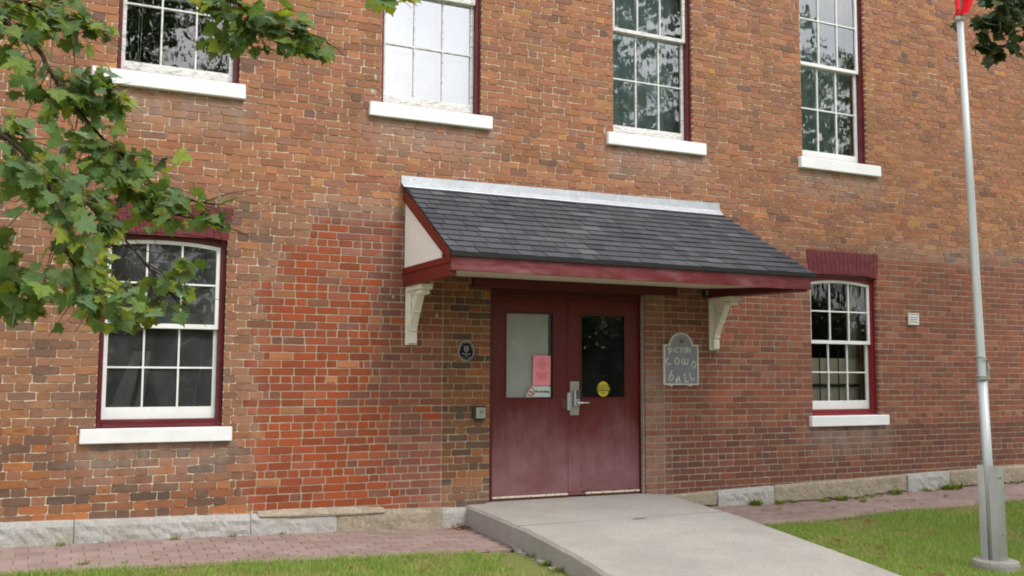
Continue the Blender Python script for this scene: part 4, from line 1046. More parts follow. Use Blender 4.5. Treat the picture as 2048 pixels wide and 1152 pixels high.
# big far sheet behind the building as well
mb.add([(-400, .31, -.3), (400, .31, -.3), (400, 400, -.3), (-400, 400, -.3)], [(0, 1, 2, 3)]); 
for f_i in range(len(mb.f)): pass
gr = mb.build('ground', m_ground(), None, fix=True, kind='structure')
# brick path: sand bed then pavers
mb = MB(); n = 120; vs = []
for i in range(n + 1):
    x = -2.6 + (16 + 2.6) * i / n
    for j in range(6):
        y = -.02 + (edge(x) + .02) * j / 5; vs.append((x, y, gz(x, y) - .006))
mb.add(vs, [(i * 6 + j, i * 6 + j + 1, (i + 1) * 6 + j + 1, (i + 1) * 6 + j) for i in range(n) for j in range(5)])
path = mb.build('brick_path', simple('path_sand', C8(150, 128, 118), .95, 0, .15, 25, .3), None, kind='structure')
tpv = NT('paver'); f = tpv.noise(14, 7, .7); g = tpv.noise(2.0, 4, .6); a = tpv.n('ShaderNodeVertexColor'); a.layer_name = 'bc'
c = tpv.mix(tpv.math('MULTIPLY', tpv.ramp(f, .35, .7), .3), a.outputs[0], C8(176, 156, 148)); c = tpv.mix(tpv.math('MULTIPLY', tpv.ramp(g, .45, .7), .35), c, C8(120, 100, 92))
tpv.base(c); tpv.rough(.95, .2); tpv.bump(f, .4, .004)
pav = []
PL, PWd = .205, .102
for r_ in range(14):
    yc = -.085 - PWd * r_; x = -2.5 + (PL / 2 if r_ % 2 else 0) + random.uniform(-.01, .01)
    while x < 15.8:
        if yc - PWd / 2 > edge(x + PL / 2) - .02:
            rr = rampx(yc)
            if not (rr and rr[0] - .16 < x < rr[1] - .05 and True) or (rr and x > rr[1] - .05): pav.append((x, yc))
        x += PL
def paver(mb, x, yc):
    a, b = x + .0025, x + PL - .0025; c, d = yc - PWd / 2 + .0025, yc + PWd / 2 - .0025
    dz = random.uniform(-.0008, .001); tl = random.uniform(-.0006, .0006)
    col = C8(*random.choice([(168, 142, 136), (160, 136, 130), (172, 150, 143), (154, 130, 124), (166, 146, 137)]), k=.68)
    vs = []
    for (u, v, h) in ((a, c, -.03), (b, c, -.03), (b, d, -.03), (a, d, -.03), (a, c, 0), (b, c, 0), (b, d, 0), (a, d, 0)):
        vs.append((u, v, gz(u, v) + h + dz + tl * (1 if u == a else -1)))
    for (u, v) in ((a + .004, c + .004), (b - .004, c + .004), (b - .004, d - .004), (a + .004, d - .004)): vs.append((u, v, gz(u, v) + .003 + dz + tl * (1 if u < x + .1 else -1)))
    mb.add(vs, [(0, 1, 5, 4), (1, 2, 6, 5), (2, 3, 7, 6), (3, 0, 4, 7), (4, 5, 9, 8), (5, 6, 10, 9), (6, 7, 11, 10), (7, 4, 8, 11), (8, 9, 10, 11)], col=(*col, 1))
def psz(p):
    q = proj((p[0] + .1, p[1], gz(p[0], p[1])))
    if not q or not (-10 < q[0] < 2058 and q[1] < 1160): return 1e9
    return (Vector((p[0], p[1], 0)) - CAM).length
pav.sort(key=psz)
for p in pav[:300]:
    m = MB(); paver(m, *p); m.build('paver', tpv.m, path)
m = MB()
for p in pav[300:]: paver(m, *p)
m.build('paver', tpv.m, path, kind='stuff')
# concrete ramp
mb = MB(); secs = []
yy = []
for a, b in zip(RL, RL[1:]):
    nn = max(1, int((a[0] - b[0]) / .12)); yy += [a[0] + (b[0] - a[0]) * i / nn for i in range(nn)]
yy.append(RL[-1][0])
for y in yy:
    l, r, z = rampx(y); jl = .012 * noise.noise(Vector((y * 6, 1, 0))) + .006 * noise.noise(Vector((y * 25, 1, 0))); jr = .010 * noise.noise(Vector((y * 6, 9, 0)))
    secs.append([(l + jl - .01, y, -.6), (l + jl - .005, y, z - .025), (l + jl + .018, y, z), (l + (r - l) * .35, y, z + .002), (l + (r - l) * .7, y, z + .002), (r + jr - .018, y, z), (r + jr, y, z - .025), (r + jr, y, -.6)])
k_ = 8
mb.add([v for s in secs for v in s], [(i * k_ + j, i * k_ + j + 1, (i + 1) * k_ + j + 1, (i + 1) * k_ + j) for i in range(len(secs) - 1) for j in range(k_ - 1)] + [tuple(range(k_)), tuple(range((len(secs) - 1) * k_, len(secs) * k_))])
rampo = mb.build('concrete_ramp', MCONC, None, fix=True, kind='structure')
mb = MB(); n = 12
mb.prism([(5.095 + .085 * math.cos(2 * math.pi * i / n) * random.uniform(.8, 1.1), -1.458 + .012 * math.sin(2 * math.pi * i / n)) for i in range(n)], lambda u, v, s: (u, v, .1075 + .0015 * s))
o = mb.build('drain_slot', simple('moss', C8(110, 100, 70), 1), rampo, fix=True)
mb = MB(); mb.box(3.91, 6.13, -1.372, -1.366, .08, .1032); o = mb.build('joint', simple('joint_dirt', C8(104, 98, 90), 1), rampo)
# broken bits along the ramp's foot
mb = MB()
for i in range(16):
    y = random.uniform(-2.4, -1.4); l = rampx(y)[0]; x = l - random.uniform(.0, .07); s_ = random.uniform(.010, .030); z = gz(x, y) + s_ * .3
    vs = [(x + s_ * random.uniform(.6, 1.2) * a, y + s_ * random.uniform(.6, 1.3) * b, z + s_ * .7 * c * random.uniform(.6, 1.2)) for a in (-1, 1) for b in (-1, 1) for c in (-1, 1)]
    mb.add(vs, [(0, 1, 3, 2), (4, 6, 7, 5), (0, 4, 5, 1), (2, 3, 7, 6), (0, 2, 6, 4), (1, 5, 7, 3)])
setp(mb.build('concrete_rubble', MCONC, None, fix=True), label='crumbled grey concrete bits along the foot of the ramp', cat='rubble', kind='stuff')

# ------------------------------------------------------------------ grass
def soil_free(x, y):
    if y > edge(x) + .02 * noise.noise(Vector((x * 7, 0, 0))) + .012: return False
    rr = rampx(y)
    if rr:
        if rr[0] - .02 < x < rr[1] + .01: return False
        d = rr[0] - x
        if 0 < d < .42 and -3.2 < y < -1.0 and noise.noise(Vector((x * 6, y * 6, 0))) > -.38 + d * 1.4 - .25: return False
    if (x - 7.13) ** 2 + (y + 3.62) ** 2 < .19 ** 2: return False
    return True
rng = np.random.default_rng(5)
def blades(regions, name):
    V = []; F = []; Cc = []
    for (x0, x1, y0, y1, dens, hgt) in regions:
        N = int((x1 - x0) * (y1 - y0) * dens)
        px = rng.uniform(x0, x1, N); py = rng.uniform(y0, y1, N)
        for x, y in zip(px, py):
            if not soil_free(x, y): continue
            dry = noise.noise(Vector((x * 1.1, y * 1.4, 4))) + .5 * noise.noise(Vector((x * 4, y * 4, 4)))
            if dry > .22 and random.random() < .55: continue
            h = hgt * random.uniform(.5, 1.25); a = random.uniform(0, 6.283); w = random.uniform(.0016, .0032) * (1 if dens > 2500 else 1.8); ln = h * random.uniform(.2, 1.0); b = random.uniform(0, 6.283)
            z = gz(x, y); ca, sa = math.cos(a) * w, math.sin(a) * w; lx, ly = math.cos(b) * ln, math.sin(b) * ln
            n = len(V)
            V.extend([(x - ca, y - sa, z), (x + ca, y + sa, z), (x + lx * .4 + ca * .7, y + ly * .4 + sa * .7, z + h * .62), (x + lx * .4 - ca * .7, y + ly * .4 - sa * .7, z + h * .62), (x + lx, y + ly, z + h * .95)])
            F.extend([(n, n + 1, n + 2, n + 3), (n + 3, n + 2, n + 4)])
            t = random.random(); 
            if random.random() < .10 + max(0, dry) * .9: c = C8(186, 174, 118)
            else: c = C8(114 + 44 * t, 150 + 26 * t, 66 + 26 * t, 1.02)
            Cc.extend([(*c, 1)] * 5)
    m = MB(); m.v = V; m.f = F; m.c = Cc; m.m = [0] * len(F)
    return setp(m.build(name, MGRASS, None), label='short green lawn with dry tufts in front of the brick path', cat='grass', kind='stuff')
blades([(-.6, 4.1, -2.6, -.7, 5200, .045), (4.3, 8.6, -4.6, -.9, 4600, .042), (8.6, 13, -4.2, -.8, 2400, .045), (-4, -.6, -3, -.7, 700, .05), (13, 16, -5, -.8, 500, .05), (7.0, 11, -6.5, -4.4, 500, .05)], 'lawn_grass')
# weeds in the joint at the wall and in the path
V = []; F = []; Cc = []
def tuft(x, y, s, n_):
    if x > 5: n_ = int(n_ * 1.4)
    else: n_ = int(n_ * .8); s *= .8
    for i in range(n_):
        a = random.uniform(0, 6.283); l = s * random.uniform(.4, 1.1); w = s * .10
        bx, by = x + random.uniform(-s, s) * .9, y + random.uniform(-s, s) * .35; z = gz(bx, by) + .004; h = l * random.uniform(.4, 1.2)
        n = len(V); ca, sa = -math.sin(a) * w, math.cos(a) * w
        V.extend([(bx, by, z), (bx + math.cos(a) * l * .5 + ca, by + math.sin(a) * l * .5 + sa, z + h * .7), (bx + math.cos(a) * l, by + math.sin(a) * l, z + h), (bx + math.cos(a) * l * .5 - ca, by + math.sin(a) * l * .5 - sa, z + h * .7)])
        F.append((n, n + 1, n + 2, n + 3)); g = random.random(); Cc.extend([(*C8(110 + 50 * g, 140 + 30 * g, 62), 1)] * 4)
for (x, y, s, n_) in [(.3, -.12, .05, 40), (.62, -.1, .03, 20), (1.2, -.12, .05, 40), (1.7, -.11, .04, 40), (2.15, -.10, .035, 25), (.75, -.75, .035, 20), (1.0, -.74, .03, 16), (.45, -.7, .06, 30), (3.1, -.9, .02, 10),
                      (7.55, -.13, .07, 70), (7.9, -.13, .05, 40), (8.1, -.12, .05, 30), (8.55, -.14, .05, 30), (8.85, -.13, .07, 80), (9.0, -.3, .05, 25), (9.75, -.12, .07, 60), (10.6, -.12, .07, 60), (10.8, -.13, .09, 60), (9.6, -.5, .03, 12), (8.3, -.55, .03, 14), (9.1, -.7, .03, 14), (10.2, -.45, .04, 14), (11.6, -.12, .06, 40), (7.6, -.45, .03, 10),
                      (3.88, -1.75, .05, 40), (3.80, -2.1, .06, 60), (3.76, -2.35, .06, 50), (3.9, -1.45, .04, 20), (3.62, -2.7, .06, 60), (5.72, .0, .02, 14)] + [(random.uniform(7.3, 13), -.12 - abs(random.gauss(0, .03)), random.uniform(.02, .05), 16) for _ in range(26)] + [(random.uniform(6.9, 12), -random.uniform(.2, 1.0), random.uniform(.012, .03), 8) for _ in range(34)] + [(random.uniform(-.2, 3.6), -random.uniform(.1, .9), random.uniform(.008, .018), 6) for _ in range(22)]: tuft(x, y, s, n_)
m = MB(); m.v = V; m.f = F; m.c = Cc; m.m = [0] * len(F)
setp(m.build('weeds', MGRASS, None), label='low green weeds sprouting along the wall foot and path joints', cat='weeds', kind='stuff')

# ------------------------------------------------------------------ flagpole
fp = empty('flagpole', (7.13, -3.62, -.14), label='tall aluminium flagpole held between two channel posts on a round concrete foot', cat='flagpole')
FP = Matrix.Translation((-7.13, 3.62, .14))
def fpp(o): o.parent = fp; o.matrix_parent_inverse = FP; return o
px, py = 7.08, -3.62
ptop = Vector((6.837, -3.62, 6.0)); pbot = Vector((7.068, py, -.05))
pa = lambda z: pbot + (ptop - pbot) * ((z + .05) / 6.05)
mb = MB(); mb.tube([pa(z) for z in (-.05, 1.4)], .038, 20); mb.tube([pa(z) for z in (1.38, 1.40, 3.0, 4.38)], [.038, .034, .031, .028], 20)
mb.tube([pa(4.38), pa(4.42)], [.036, .036], 16); mb.tube([pa(4.42), pa(6.0)], .028, 16)
fpp(mb.build('pole', MPOLE, None, smooth=True))
mb = MB(); n = 40; ring = []
for (r_, z) in ((.0, -.052), (.155, -.052), (.172, -.060), (.178, -.085), (.180, -.2)):
    ring.append([(px + .012 + r_ * math.cos(2 * math.pi * i / n) * (1 + .03 * noise.noise(Vector((i * .5, z * 9, 2)))), py + r_ * math.sin(2 * math.pi * i / n), z + .004 * noise.noise(Vector((i * .8, r_ * 30, 2)))) for i in range(n)])
mb.add([v for r_ in ring for v in r_], [(k * n + i, k * n + (i + 1) % n, (k + 1) * n + (i + 1) % n, (k + 1) * n + i) for k in range(4) for i in range(n)])
fpp(mb.build('concrete_foot', m_concrete('foot_concrete', C8(135, 132, 126), C8(180, 176, 170)), None, fix=True))
ux, uy = math.cos(R(-80)), math.sin(R(-80))   # channel pair axis
def chan(side):
    m = MB(); th = .006; wd2 = .052; dp = .055; s = side
    def P(u, v, z): return (px - .002 + ux * u - uy * v - .018 * z, py + uy * u + ux * v, z)
    u0 = s * .072
    def slab(ua, ub, va, vb):
        vs = [P(u, v, z) for u in (ua, ub) for v in (va, vb) for z in (-.058, .70)]
        m.add(vs, [(0, 1, 3, 2), (4, 6, 7, 5), (0, 4, 5, 1), (2, 3, 7, 6), (0, 2, 6, 4), (1, 5, 7, 3)])
    slab(u0, u0 + s * th, -wd2 - th, wd2 + th)
    slab(u0 - .001 * s, u0 - s * dp, -wd2 - th, -wd2)
    slab(u0 - .001 * s, u0 - s * dp, wd2, wd2 + th)
    return fpp(m.build('channel_post', MMETAL, None, fix=True))
chan(-1); chan(1)
mb = MB()
for z in (.61, .16):
    mb = MB(); mb.tube([(px + ux * .090 - .018 * z, py + uy * .090, z), (px + ux * .077 - .018 * z, py + uy * .077, z)], [.010, .010], 8)
    fpp(mb.build('bolt', MSTEEL, None))
mb = MB()
def loop(z, r_, tilt, m): m.tube([(pa(z).x + r_ * math.cos(a), pa(z).y + r_ * math.sin(a), z + tilt * math.cos(a)) for a in [2 * math.pi * i / 20 for i in range(21)]], .006, 6)
loop(1.56, .050, -.02, mb); loop(1.40, .048, .004, mb); loop(1.415, .048, -.006, mb)
mb.tube([(pa(1.55).x + .05, py - .02, 1.53), (pa(1.5).x + .045, py - .04, 1.48), (pa(1.45).x + .052, py - .02, 1.44), (pa(1.4).x + .06, py - .02, 1.38)], .007, 6)
fpp(mb.build('halyard_rope', simple('rope', C8(165, 160, 145), .9), None))
mb = MB(); mb.box(pa(1.47).x + .034, pa(1.47).x + .052, py - .035, py - .012, 1.42, 1.52, .004); fpp(mb.build('cleat', MSTEEL, None, fix=True))
# drooping red flag, only its lower folds come into view
mb = MB(); nu, nv = 36, 26; vs = []
for j in range(nv + 1):
    v = j / nv; z = 4.385 + .9 * v
    for i in range(nu + 1):
        u = i / nu; c = pa(z)
        wdt = .25 * (1 - .10 * v) * (.60 + .40 * min(1, v * 5 + .2))
        x = c.x - .135 + wdt * u + .035 * v
        y = py - .045 - .040 * math.sin(u * 9.5 + v * 2.2) - .02 * math.sin(u * 17 + 2 - v * 4)
        zz = z + (.055 * (u - .35) ** 2 * 4 * (1 - v)) + .02 * math.sin(u * 5) * (1 - v) + (.05 * (1 - u) * (1 - v))
        vs.append((x, y, zz))
mb.add(vs, [(j * (nu + 1) + i, j * (nu + 1) + i + 1, (j + 1) * (nu + 1) + i + 1, (j + 1) * (nu + 1) + i) for j in range(nv) for i in range(nu)])
tf = NT('red_flag_cloth'); tf.base(C8(215, 28, 44, .95)); tf.rough(.7, .2)
setp(mb.build('flag', tf.m, None, smooth=True), label='red flag hanging in limp folds at the top of the flagpole', cat='flag')

# ------------------------------------------------------------------ trees
half = [(0, -.02), (.16, -.10), (.36, -.22), (.34, -.05), (.56, -.06), (.46, .10), (.60, .16), (.82, .22), (.66, .32), (.70, .48), (.50, .46), (.36, .50), (.42, .68), (.30, .72), (.22, .86), (.12, .84), (0, 1.10)]
outline = half + [(-u, v) for u, v in half[-2:0:-1]]
def leaf_mesh(name, seed, col, petiole=True):
    random.seed(seed); curl = random.uniform(.05, .28); fold = random.uniform(.08, .35); tw = random.uniform(-.2, .2)
    vs = [(0, .18, 0.0)]
    for u, v in outline:
        u2 = u * random.uniform(.92, 1.06); v2 = v * random.uniform(.95, 1.04)
        z = fold * abs(u2) * .6 - curl * (u2 * u2 + (v2 - .2) ** 2) + tw * u2 * v2 * .5
        vs.append((u2, v2, z))
    n = len(outline); fs = [(0, i + 1, (i + 1) % n + 1) for i in range(n)]
    cols = [(*col, 1)] + [(*[c * random.uniform(.85, 1.15) for c in col], 1) for _ in outline]
    if random.random() < .45:
        for k in random.sample(range(1, n + 1), 4): cols[k] = (*C8(150, 92, 36), 1)
    if petiole:
        b = len(vs); w = .014; vs += [(-w, 0, 0), (w, 0, 0), (w * .8, -.55, .10), (-w * .8, -.55, .10)]; fs.append((b, b + 3, b + 2, b + 1)); cols += [(*C8(150, 80, 50), 1)] * 4
    me = D.meshes.new(name); me.from_pydata(vs, [], fs); a = me.color_attributes.new('bc', 'FLOAT_COLOR', 'POINT'); a.data.foreach_set('color', np.array(cols, dtype=np.float32).ravel()); me.update()
    return me, np.array(vs), fs, cols
LC = [(92, 122, 62), (82, 112, 60), (106, 134, 62), (72, 100, 56), (116, 140, 60), (98, 126, 74), (88, 110, 56), (136, 156, 64)]
LVAR = [leaf_mesh('leaf', 100 + i, C8(*LC[i % 8], k=1.0)) for i in range(16)]
for l in LVAR: l[0].materials.append(MLEAF)
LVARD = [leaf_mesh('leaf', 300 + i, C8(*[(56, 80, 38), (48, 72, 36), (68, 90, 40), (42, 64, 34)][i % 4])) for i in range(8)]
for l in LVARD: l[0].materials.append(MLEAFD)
random.seed(21)
def leaf_matrix(p, size, outward=Vector((0, 0, 0)), up=.75):
    tip = Vector((random.uniform(-1, 1), random.uniform(-1, .6), random.uniform(-1.1, .1))) + outward * 1.0; tip.normalize()
    nrm = Vector((random.uniform(-.6, .6), random.uniform(-1.0, .25), random.uniform(.1, 1.0))); nrm = (nrm - tip * nrm.dot(tip)).normalized()
    xa = tip.cross(nrm).normalized(); m = Matrix(((xa.x, tip.x, nrm.x, 0), (xa.y, tip.y, nrm.y, 0), (xa.z, tip.z, nrm.z, 0), (0, 0, 0, 1)))
    return Matrix.Translation(p) @ m @ Matrix.Scale(size, 4)
def branch_pts(pix):     # (u,v,distance)
    P = [at(*q) for q in pix]; out = []
    for i in range(len(P) - 1):
        p0 = P[max(0, i - 1)]; p1 = P[i]; p2 = P[i + 1]; p3 = P[min(len(P) - 1, i + 2)]
        for k in range(6):
            t = k / 6; out.append(.5 * ((2 * p1) + (p2 - p0) * t + (2 * p0 - 5 * p1 + 4 * p2 - p3) * t * t + (3 * p1 - p0 - 3 * p2 + p3) * t ** 3))
    out.append(P[-1]); return out
def tree_branch(tree, T, pix, r0, r1, twigs, leaves, spread, lsize, matb=MBARK, keep=None, lo=0.0):
    pts = branch_pts(pix); n = len(pts)
    mb = MB(); mb.tube(pts, [r0 + (r1 - r0) * i / (n - 1) for i in range(n)], 8)
    L_ = []
    for _ in range(twigs):
        i = int(random.uniform(lo, 1) * (n - 1)); p = pts[i]; d = (pts[min(n - 1, i + 1)] - pts[max(0, i - 1)]).normalized()
        ang = Vector((random.uniform(-1, 1), random.uniform(-.9, .9), random.uniform(-.75, .5))); dr = (d * .8 + ang).normalized(); ln = spread * random.uniform(.5, 1.3)
        q = [p, p + dr * ln * .5 + Vector((0, 0, .01)), p + dr * ln + Vector((0, 0, -.02 * ln))]
        mb.tube(q, [r1 * .9, r1 * .55, r1 * .35], 5)
        for _ in range(leaves):
            t = random.uniform(.25, 1.1); c = q[0] + (q[2] - q[0]) * t + Vector([random.uniform(-.045, .045) for _ in range(3)])
            L_.append((c, dr, lsize * random.uniform(.6, 1.2)))
    o = mb.build('branch', matb, None, smooth=True); o.parent = tree; o.matrix_parent_inverse = T
    if keep: L_ = [l for l in L_ if keep(l)]
    return L_
def joined_leaves(items, variants, mat, name, tree, T):
    V = []; F = []; Cc = []; n = 0
    for m4, vi in items:
        me, v, f, c = variants[vi]; M = np.array(m4); w = v @ M[:3, :3].T + M[:3, 3]
        V.extend(map(tuple, w)); F.extend([tuple(i + n for i in q) for q in f]); Cc.extend(c); n += len(v)
    m = MB(); m.v = V; m.f = F; m.c = Cc; m.m = [0] * len(F)
    o = m.build(name, mat, None, kind='stuff'); o.parent = tree; o.matrix_parent_inverse = T; return o
def crown_items(cen, rad, N, nclus, size, avoid, variants, seed):
    rs = random.Random(seed); its = []; cl = []
    for _ in range(nclus):
        a = rs.uniform(0, 6.283); b = math.acos(rs.uniform(-1, 1)); r_ = rs.uniform(.45, 1) ** .5
        cl.append(Vector((cen[0] + rad[0] * r_ * math.sin(b) * math.cos(a), cen[1] + rad[1] * r_ * math.sin(b) * math.sin(a), cen[2] + rad[2] * r_ * math.cos(b))))
    st = random.getstate(); random.seed(seed)
    while len(its) < N:
        c = rs.choice(cl); p = c + Vector((rs.gauss(0, .32), rs.gauss(0, .32), rs.gauss(0, .2))) * (rad[0] / 3.2)
        if avoid(p): N -= 1; continue
        its.append((leaf_matrix(p, size * rs.uniform(.7, 1.2)), rs.randrange(len(variants))))
    random.setstate(st); return its, cl
def out_of_view(p):      # keeps the unseen part of a crown out of the picture frame
    q = proj(p)
    return q is not None and -140 < q[0] < 2190 and -170 < q[1] < 1300
# left maple
TL = Matrix.Translation((2.7, 5.7, .12)); tl = empty('maple_tree', (-2.7, -5.7, -.12), label='maple tree reaching its leafy branches across the left side of the wall', cat='tree')
mb = MB(); mb.tube([(-2.7, -5.7, -.2), (-2.68, -5.72, .3), (-2.6, -5.7, 1.6), (-2.5, -5.6, 2.8), (-2.5, -5.6, 4.4), (-2.6, -5.5, 6.4)], [.27, .2, .17, .15, .11, .05], 14)
mb.tube([(-2.5, -5.6, 2.7), (-1.6, -5.2, 3.3), (-.7, -5.0, 3.35)], [.09, .06, .035], 9); mb.tube([(-2.5, -5.6, 2.3), (-1.5, -5.3, 2.35), (-.6, -5.0, 2.3)], [.07, .05, .03], 9); mb.tube([(-2.5, -5.6, 3.4), (-1.2, -5.2, 4.2), (.2, -5.0, 4.1), (.85, -5.0, 3.9)], [.08, .06, .04, .02], 9)
o = mb.build('trunk', MBARK, None, smooth=True); o.parent = tl; o.matrix_parent_inverse = TL
def mask_left(l):
    q = proj(l[0])
    if not q: return True
    u, v = q
    if v > 655 or (u > 480 and v > 130): return False
    lim = lerp_tab([(0, 235), (130, 225), (200, 250), (260, 320), (330, 400), (375, 455), (440, 460), (500, 420), (560, 380), (620, 385), (650, 300)], v)
    if 222 < u < 345 and 462 < v < 552: return False
    if 222 < u < 440 and 418 < v < 470 and random.random() < .6: return False
    if 60 < u < 235 and 70 < v < 130 and random.random() < .6: return False
    if 345 < u and v > 560 and random.random() < .5: return False
    if u < 370 or v > 150: return u < lim or (v < 120 and u > 395)
    return True
LL = []
B = [([(-160, 20, 4.4), (-40, 10, 4.3), (21, 52, 4.3), (80, 104, 4.35), (94, 132, 4.35), (128, 184, 4.4), (190, 260, 4.5), (250, 320, 4.5), (330, 385, 4.6), (430, 410, 4.7)], .014, .0035, 36, 5, .24),
     ([(-200, 330, 4.1), (-40, 340, 4.1), (60, 350, 4.2), (150, 390, 4.3), (240, 470, 4.4), (310, 550, 4.5), (360, 610, 4.6)], .012, .003, 34, 5, .22),
     ([(-200, 230, 3.8), (-60, 240, 3.8), (30, 290, 3.8), (100, 380, 3.85), (120, 480, 3.9), (170, 560, 4.0), (200, 600, 4.0)], .012, .003, 30, 5, .24),
     ([(-200, 430, 4.0), (-60, 460, 4.0), (10, 520, 4.0), (50, 590, 4.05)], .010, .003, 14, 5, .2),
     ([(-200, -60, 4.6), (-60, -20, 4.6), (60, 10, 4.7), (130, 40, 4.7), (200, 70, 4.8)], .012, .003, 24, 5, .2),
     ([(94, 132, 4.35), (118, 160, 4.4), (150, 162, 4.4), (187, 167, 4.45), (225, 190, 4.5)], .006, .0028, 12, 4, .16),
     ([(200, 280, 4.5), (243, 330, 4.5), (257, 358, 4.55), (330, 420, 4.6), (400, 440, 4.6), (450, 455, 4.7)], .006, .0028, 26, 4, .17)]
for (pix, r0, r1, tw, lv, sp) in B: LL += tree_branch(tl, TL, pix, r0, r1, int(tw * 1.75), lv, sp, .064, keep=mask_left)
def mask_top(l):
    q = proj(l[0]); return q and (q[1] < 105 and 395 < q[0] < 665)
B2 = [([(380, -260, 4.9), (440, -60, 4.9), (479, 10, 4.9), (517, 35, 4.9), (555, 57, 4.95), (625, 69, 5.0), (660, 90, 5.05)], .009, .003, 24, 5, .17),
      ([(500, 28, 4.9), (480, 60, 4.9), (455, 78, 4.95), (420, 85, 5.0)], .005, .0026, 8, 4, .12), ([(560, 57, 4.95), (575, 90, 4.95), (600, 100, 5.0)], .005, .0026, 7, 4, .11),
      ([(470, -10, 4.9), (440, 10, 4.9), (410, 8, 4.9)], .005, .0026, 6, 4, .12)]
for (pix, r0, r1, tw, lv, sp) in B2: LL += tree_branch(tl, TL, pix, r0, r1, int(tw * 1.4), lv, sp, .066, keep=mask_top)
LL += tree_branch(tl, TL, [(560, -300, 5.1), (700, -80, 5.1), (770, -20, 5.1), (812, 2, 5.1)], .009, .003, 7, 3, .10, .085, keep=lambda l: (proj(l[0])[1] < 12 and 735 < proj(l[0])[0] < 830), lo=.5)
def lsz(l):
    q = proj(l[0]); 
    return 0 if not q or not (0 < q[0] < 2048 and q[1] > 0) else l[2] / (l[0] - CAM).length
LL.sort(key=lambda l: -lsz(l))
its = [(leaf_matrix(l[0], l[2], l[1]), random.randrange(16)) for l in LL]
for m4, vi in its[:300]:
    o = D.objects.new('leaf', LVAR[vi][0]); COL.objects.link(o); o.parent = tl; o.matrix_parent_inverse = TL; o.matrix_basis = m4
cr_, cl = crown_items((-3.0, -5.8, 5.4), (2.6, 2.6, 2.6), 4200, 70, .11, out_of_view, LVAR, 5)
joined_leaves(its[300:] + cr_, LVAR, MLEAF, 'leaf', tl, TL)
mb = MB()
for c in cl[:28]: 
    if not out_of_view(c): mb.tube([(-2.55, -5.6, max(2.6, c.z - 1.2)), ((c.x - 2.55) / 2, (c.y - 5.6) / 2, c.z - .3), tuple(c)], [.04, .025, .01], 6)
o = mb.build('limb', MBARK, None, smooth=True); o.parent = tl; o.matrix_parent_inverse = TL
# right maple, its branch tips in the top right corner
TR = Matrix.Translation((-11.0, 5.6, .15)); tr_ = empty('maple_tree', (11.0, -5.6, -.15), label='maple tree whose dark leafy branch tips hang in the top right corner', cat='tree')
mb = MB(); mb.tube([(11, -5.6, -.2), (11, -5.6, .3), (10.9, -5.5, 2.2), (10.9, -5.4, 4.5), (10.8, -5.5, 7)], [.30, .22, .18, .13, .05], 14)
mb.tube([(10.9, -5.5, 3.2), (9.9, -4.8, 4.4), (8.9, -4.1, 4.8), (8.3, -3.7, 4.75)], [.09, .06, .04, .02], 9)
o = mb.build('trunk', MBARK, None, smooth=True); o.parent = tr_; o.matrix_parent_inverse = TR
LR = []
def mask_right(l):
    q = proj(l[0])
    if not q: return True
    u, v = q
    return v < 128 and u > lerp_tab([(0, 1962), (20, 1975), (45, 1948), (60, 1968), (80, 1955), (95, 1952), (108, 1975), (120, 2000), (135, 2020)], v)
for (pix, r0, r1, tw, lv, sp) in [([(2300, -120, 9.5), (2150, -60, 9.3), (2060, 0, 9.2), (2010, 30, 9.1), (1960, 60, 9.0)], .02, .004, 40, 6, .30), ([(2300, 0, 9.5), (2150, 40, 9.3), (2080, 70, 9.2), (2010, 90, 9.1), (1975, 100, 9.1)], .015, .004, 34, 6, .26), ([(2250, -160, 9.5), (2120, -90, 9.3), (2050, -40, 9.2), (1985, -10, 9.1)], .02, .004, 30, 6, .3)]:
    LR += tree_branch(tr_, TR, pix, r0, r1, tw, lv, sp, .10, keep=mask_right)
LR += [(at(1953, 42, 9.0), Vector((0, 0, -1)), .10), (at(1912 + 3, 47, 9.2), Vector((-.4, 0, -1)), .10), (at(1973, 118, 9.0), Vector((0, 0, -1)), .10), (at(1950, 92, 9.0), Vector((0, 0, -1)), .09)]
LR.sort(key=lambda l: -lsz(l)); its = [(leaf_matrix(l[0], l[2], l[1]), random.randrange(8)) for l in LR]
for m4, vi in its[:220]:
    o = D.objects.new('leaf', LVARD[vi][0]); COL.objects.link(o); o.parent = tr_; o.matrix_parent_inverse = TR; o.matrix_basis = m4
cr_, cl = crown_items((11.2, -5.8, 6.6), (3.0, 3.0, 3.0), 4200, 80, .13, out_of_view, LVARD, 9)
joined_leaves(its[220:] + cr_, LVARD, MLEAFD, 'leaf', tr_, TR)
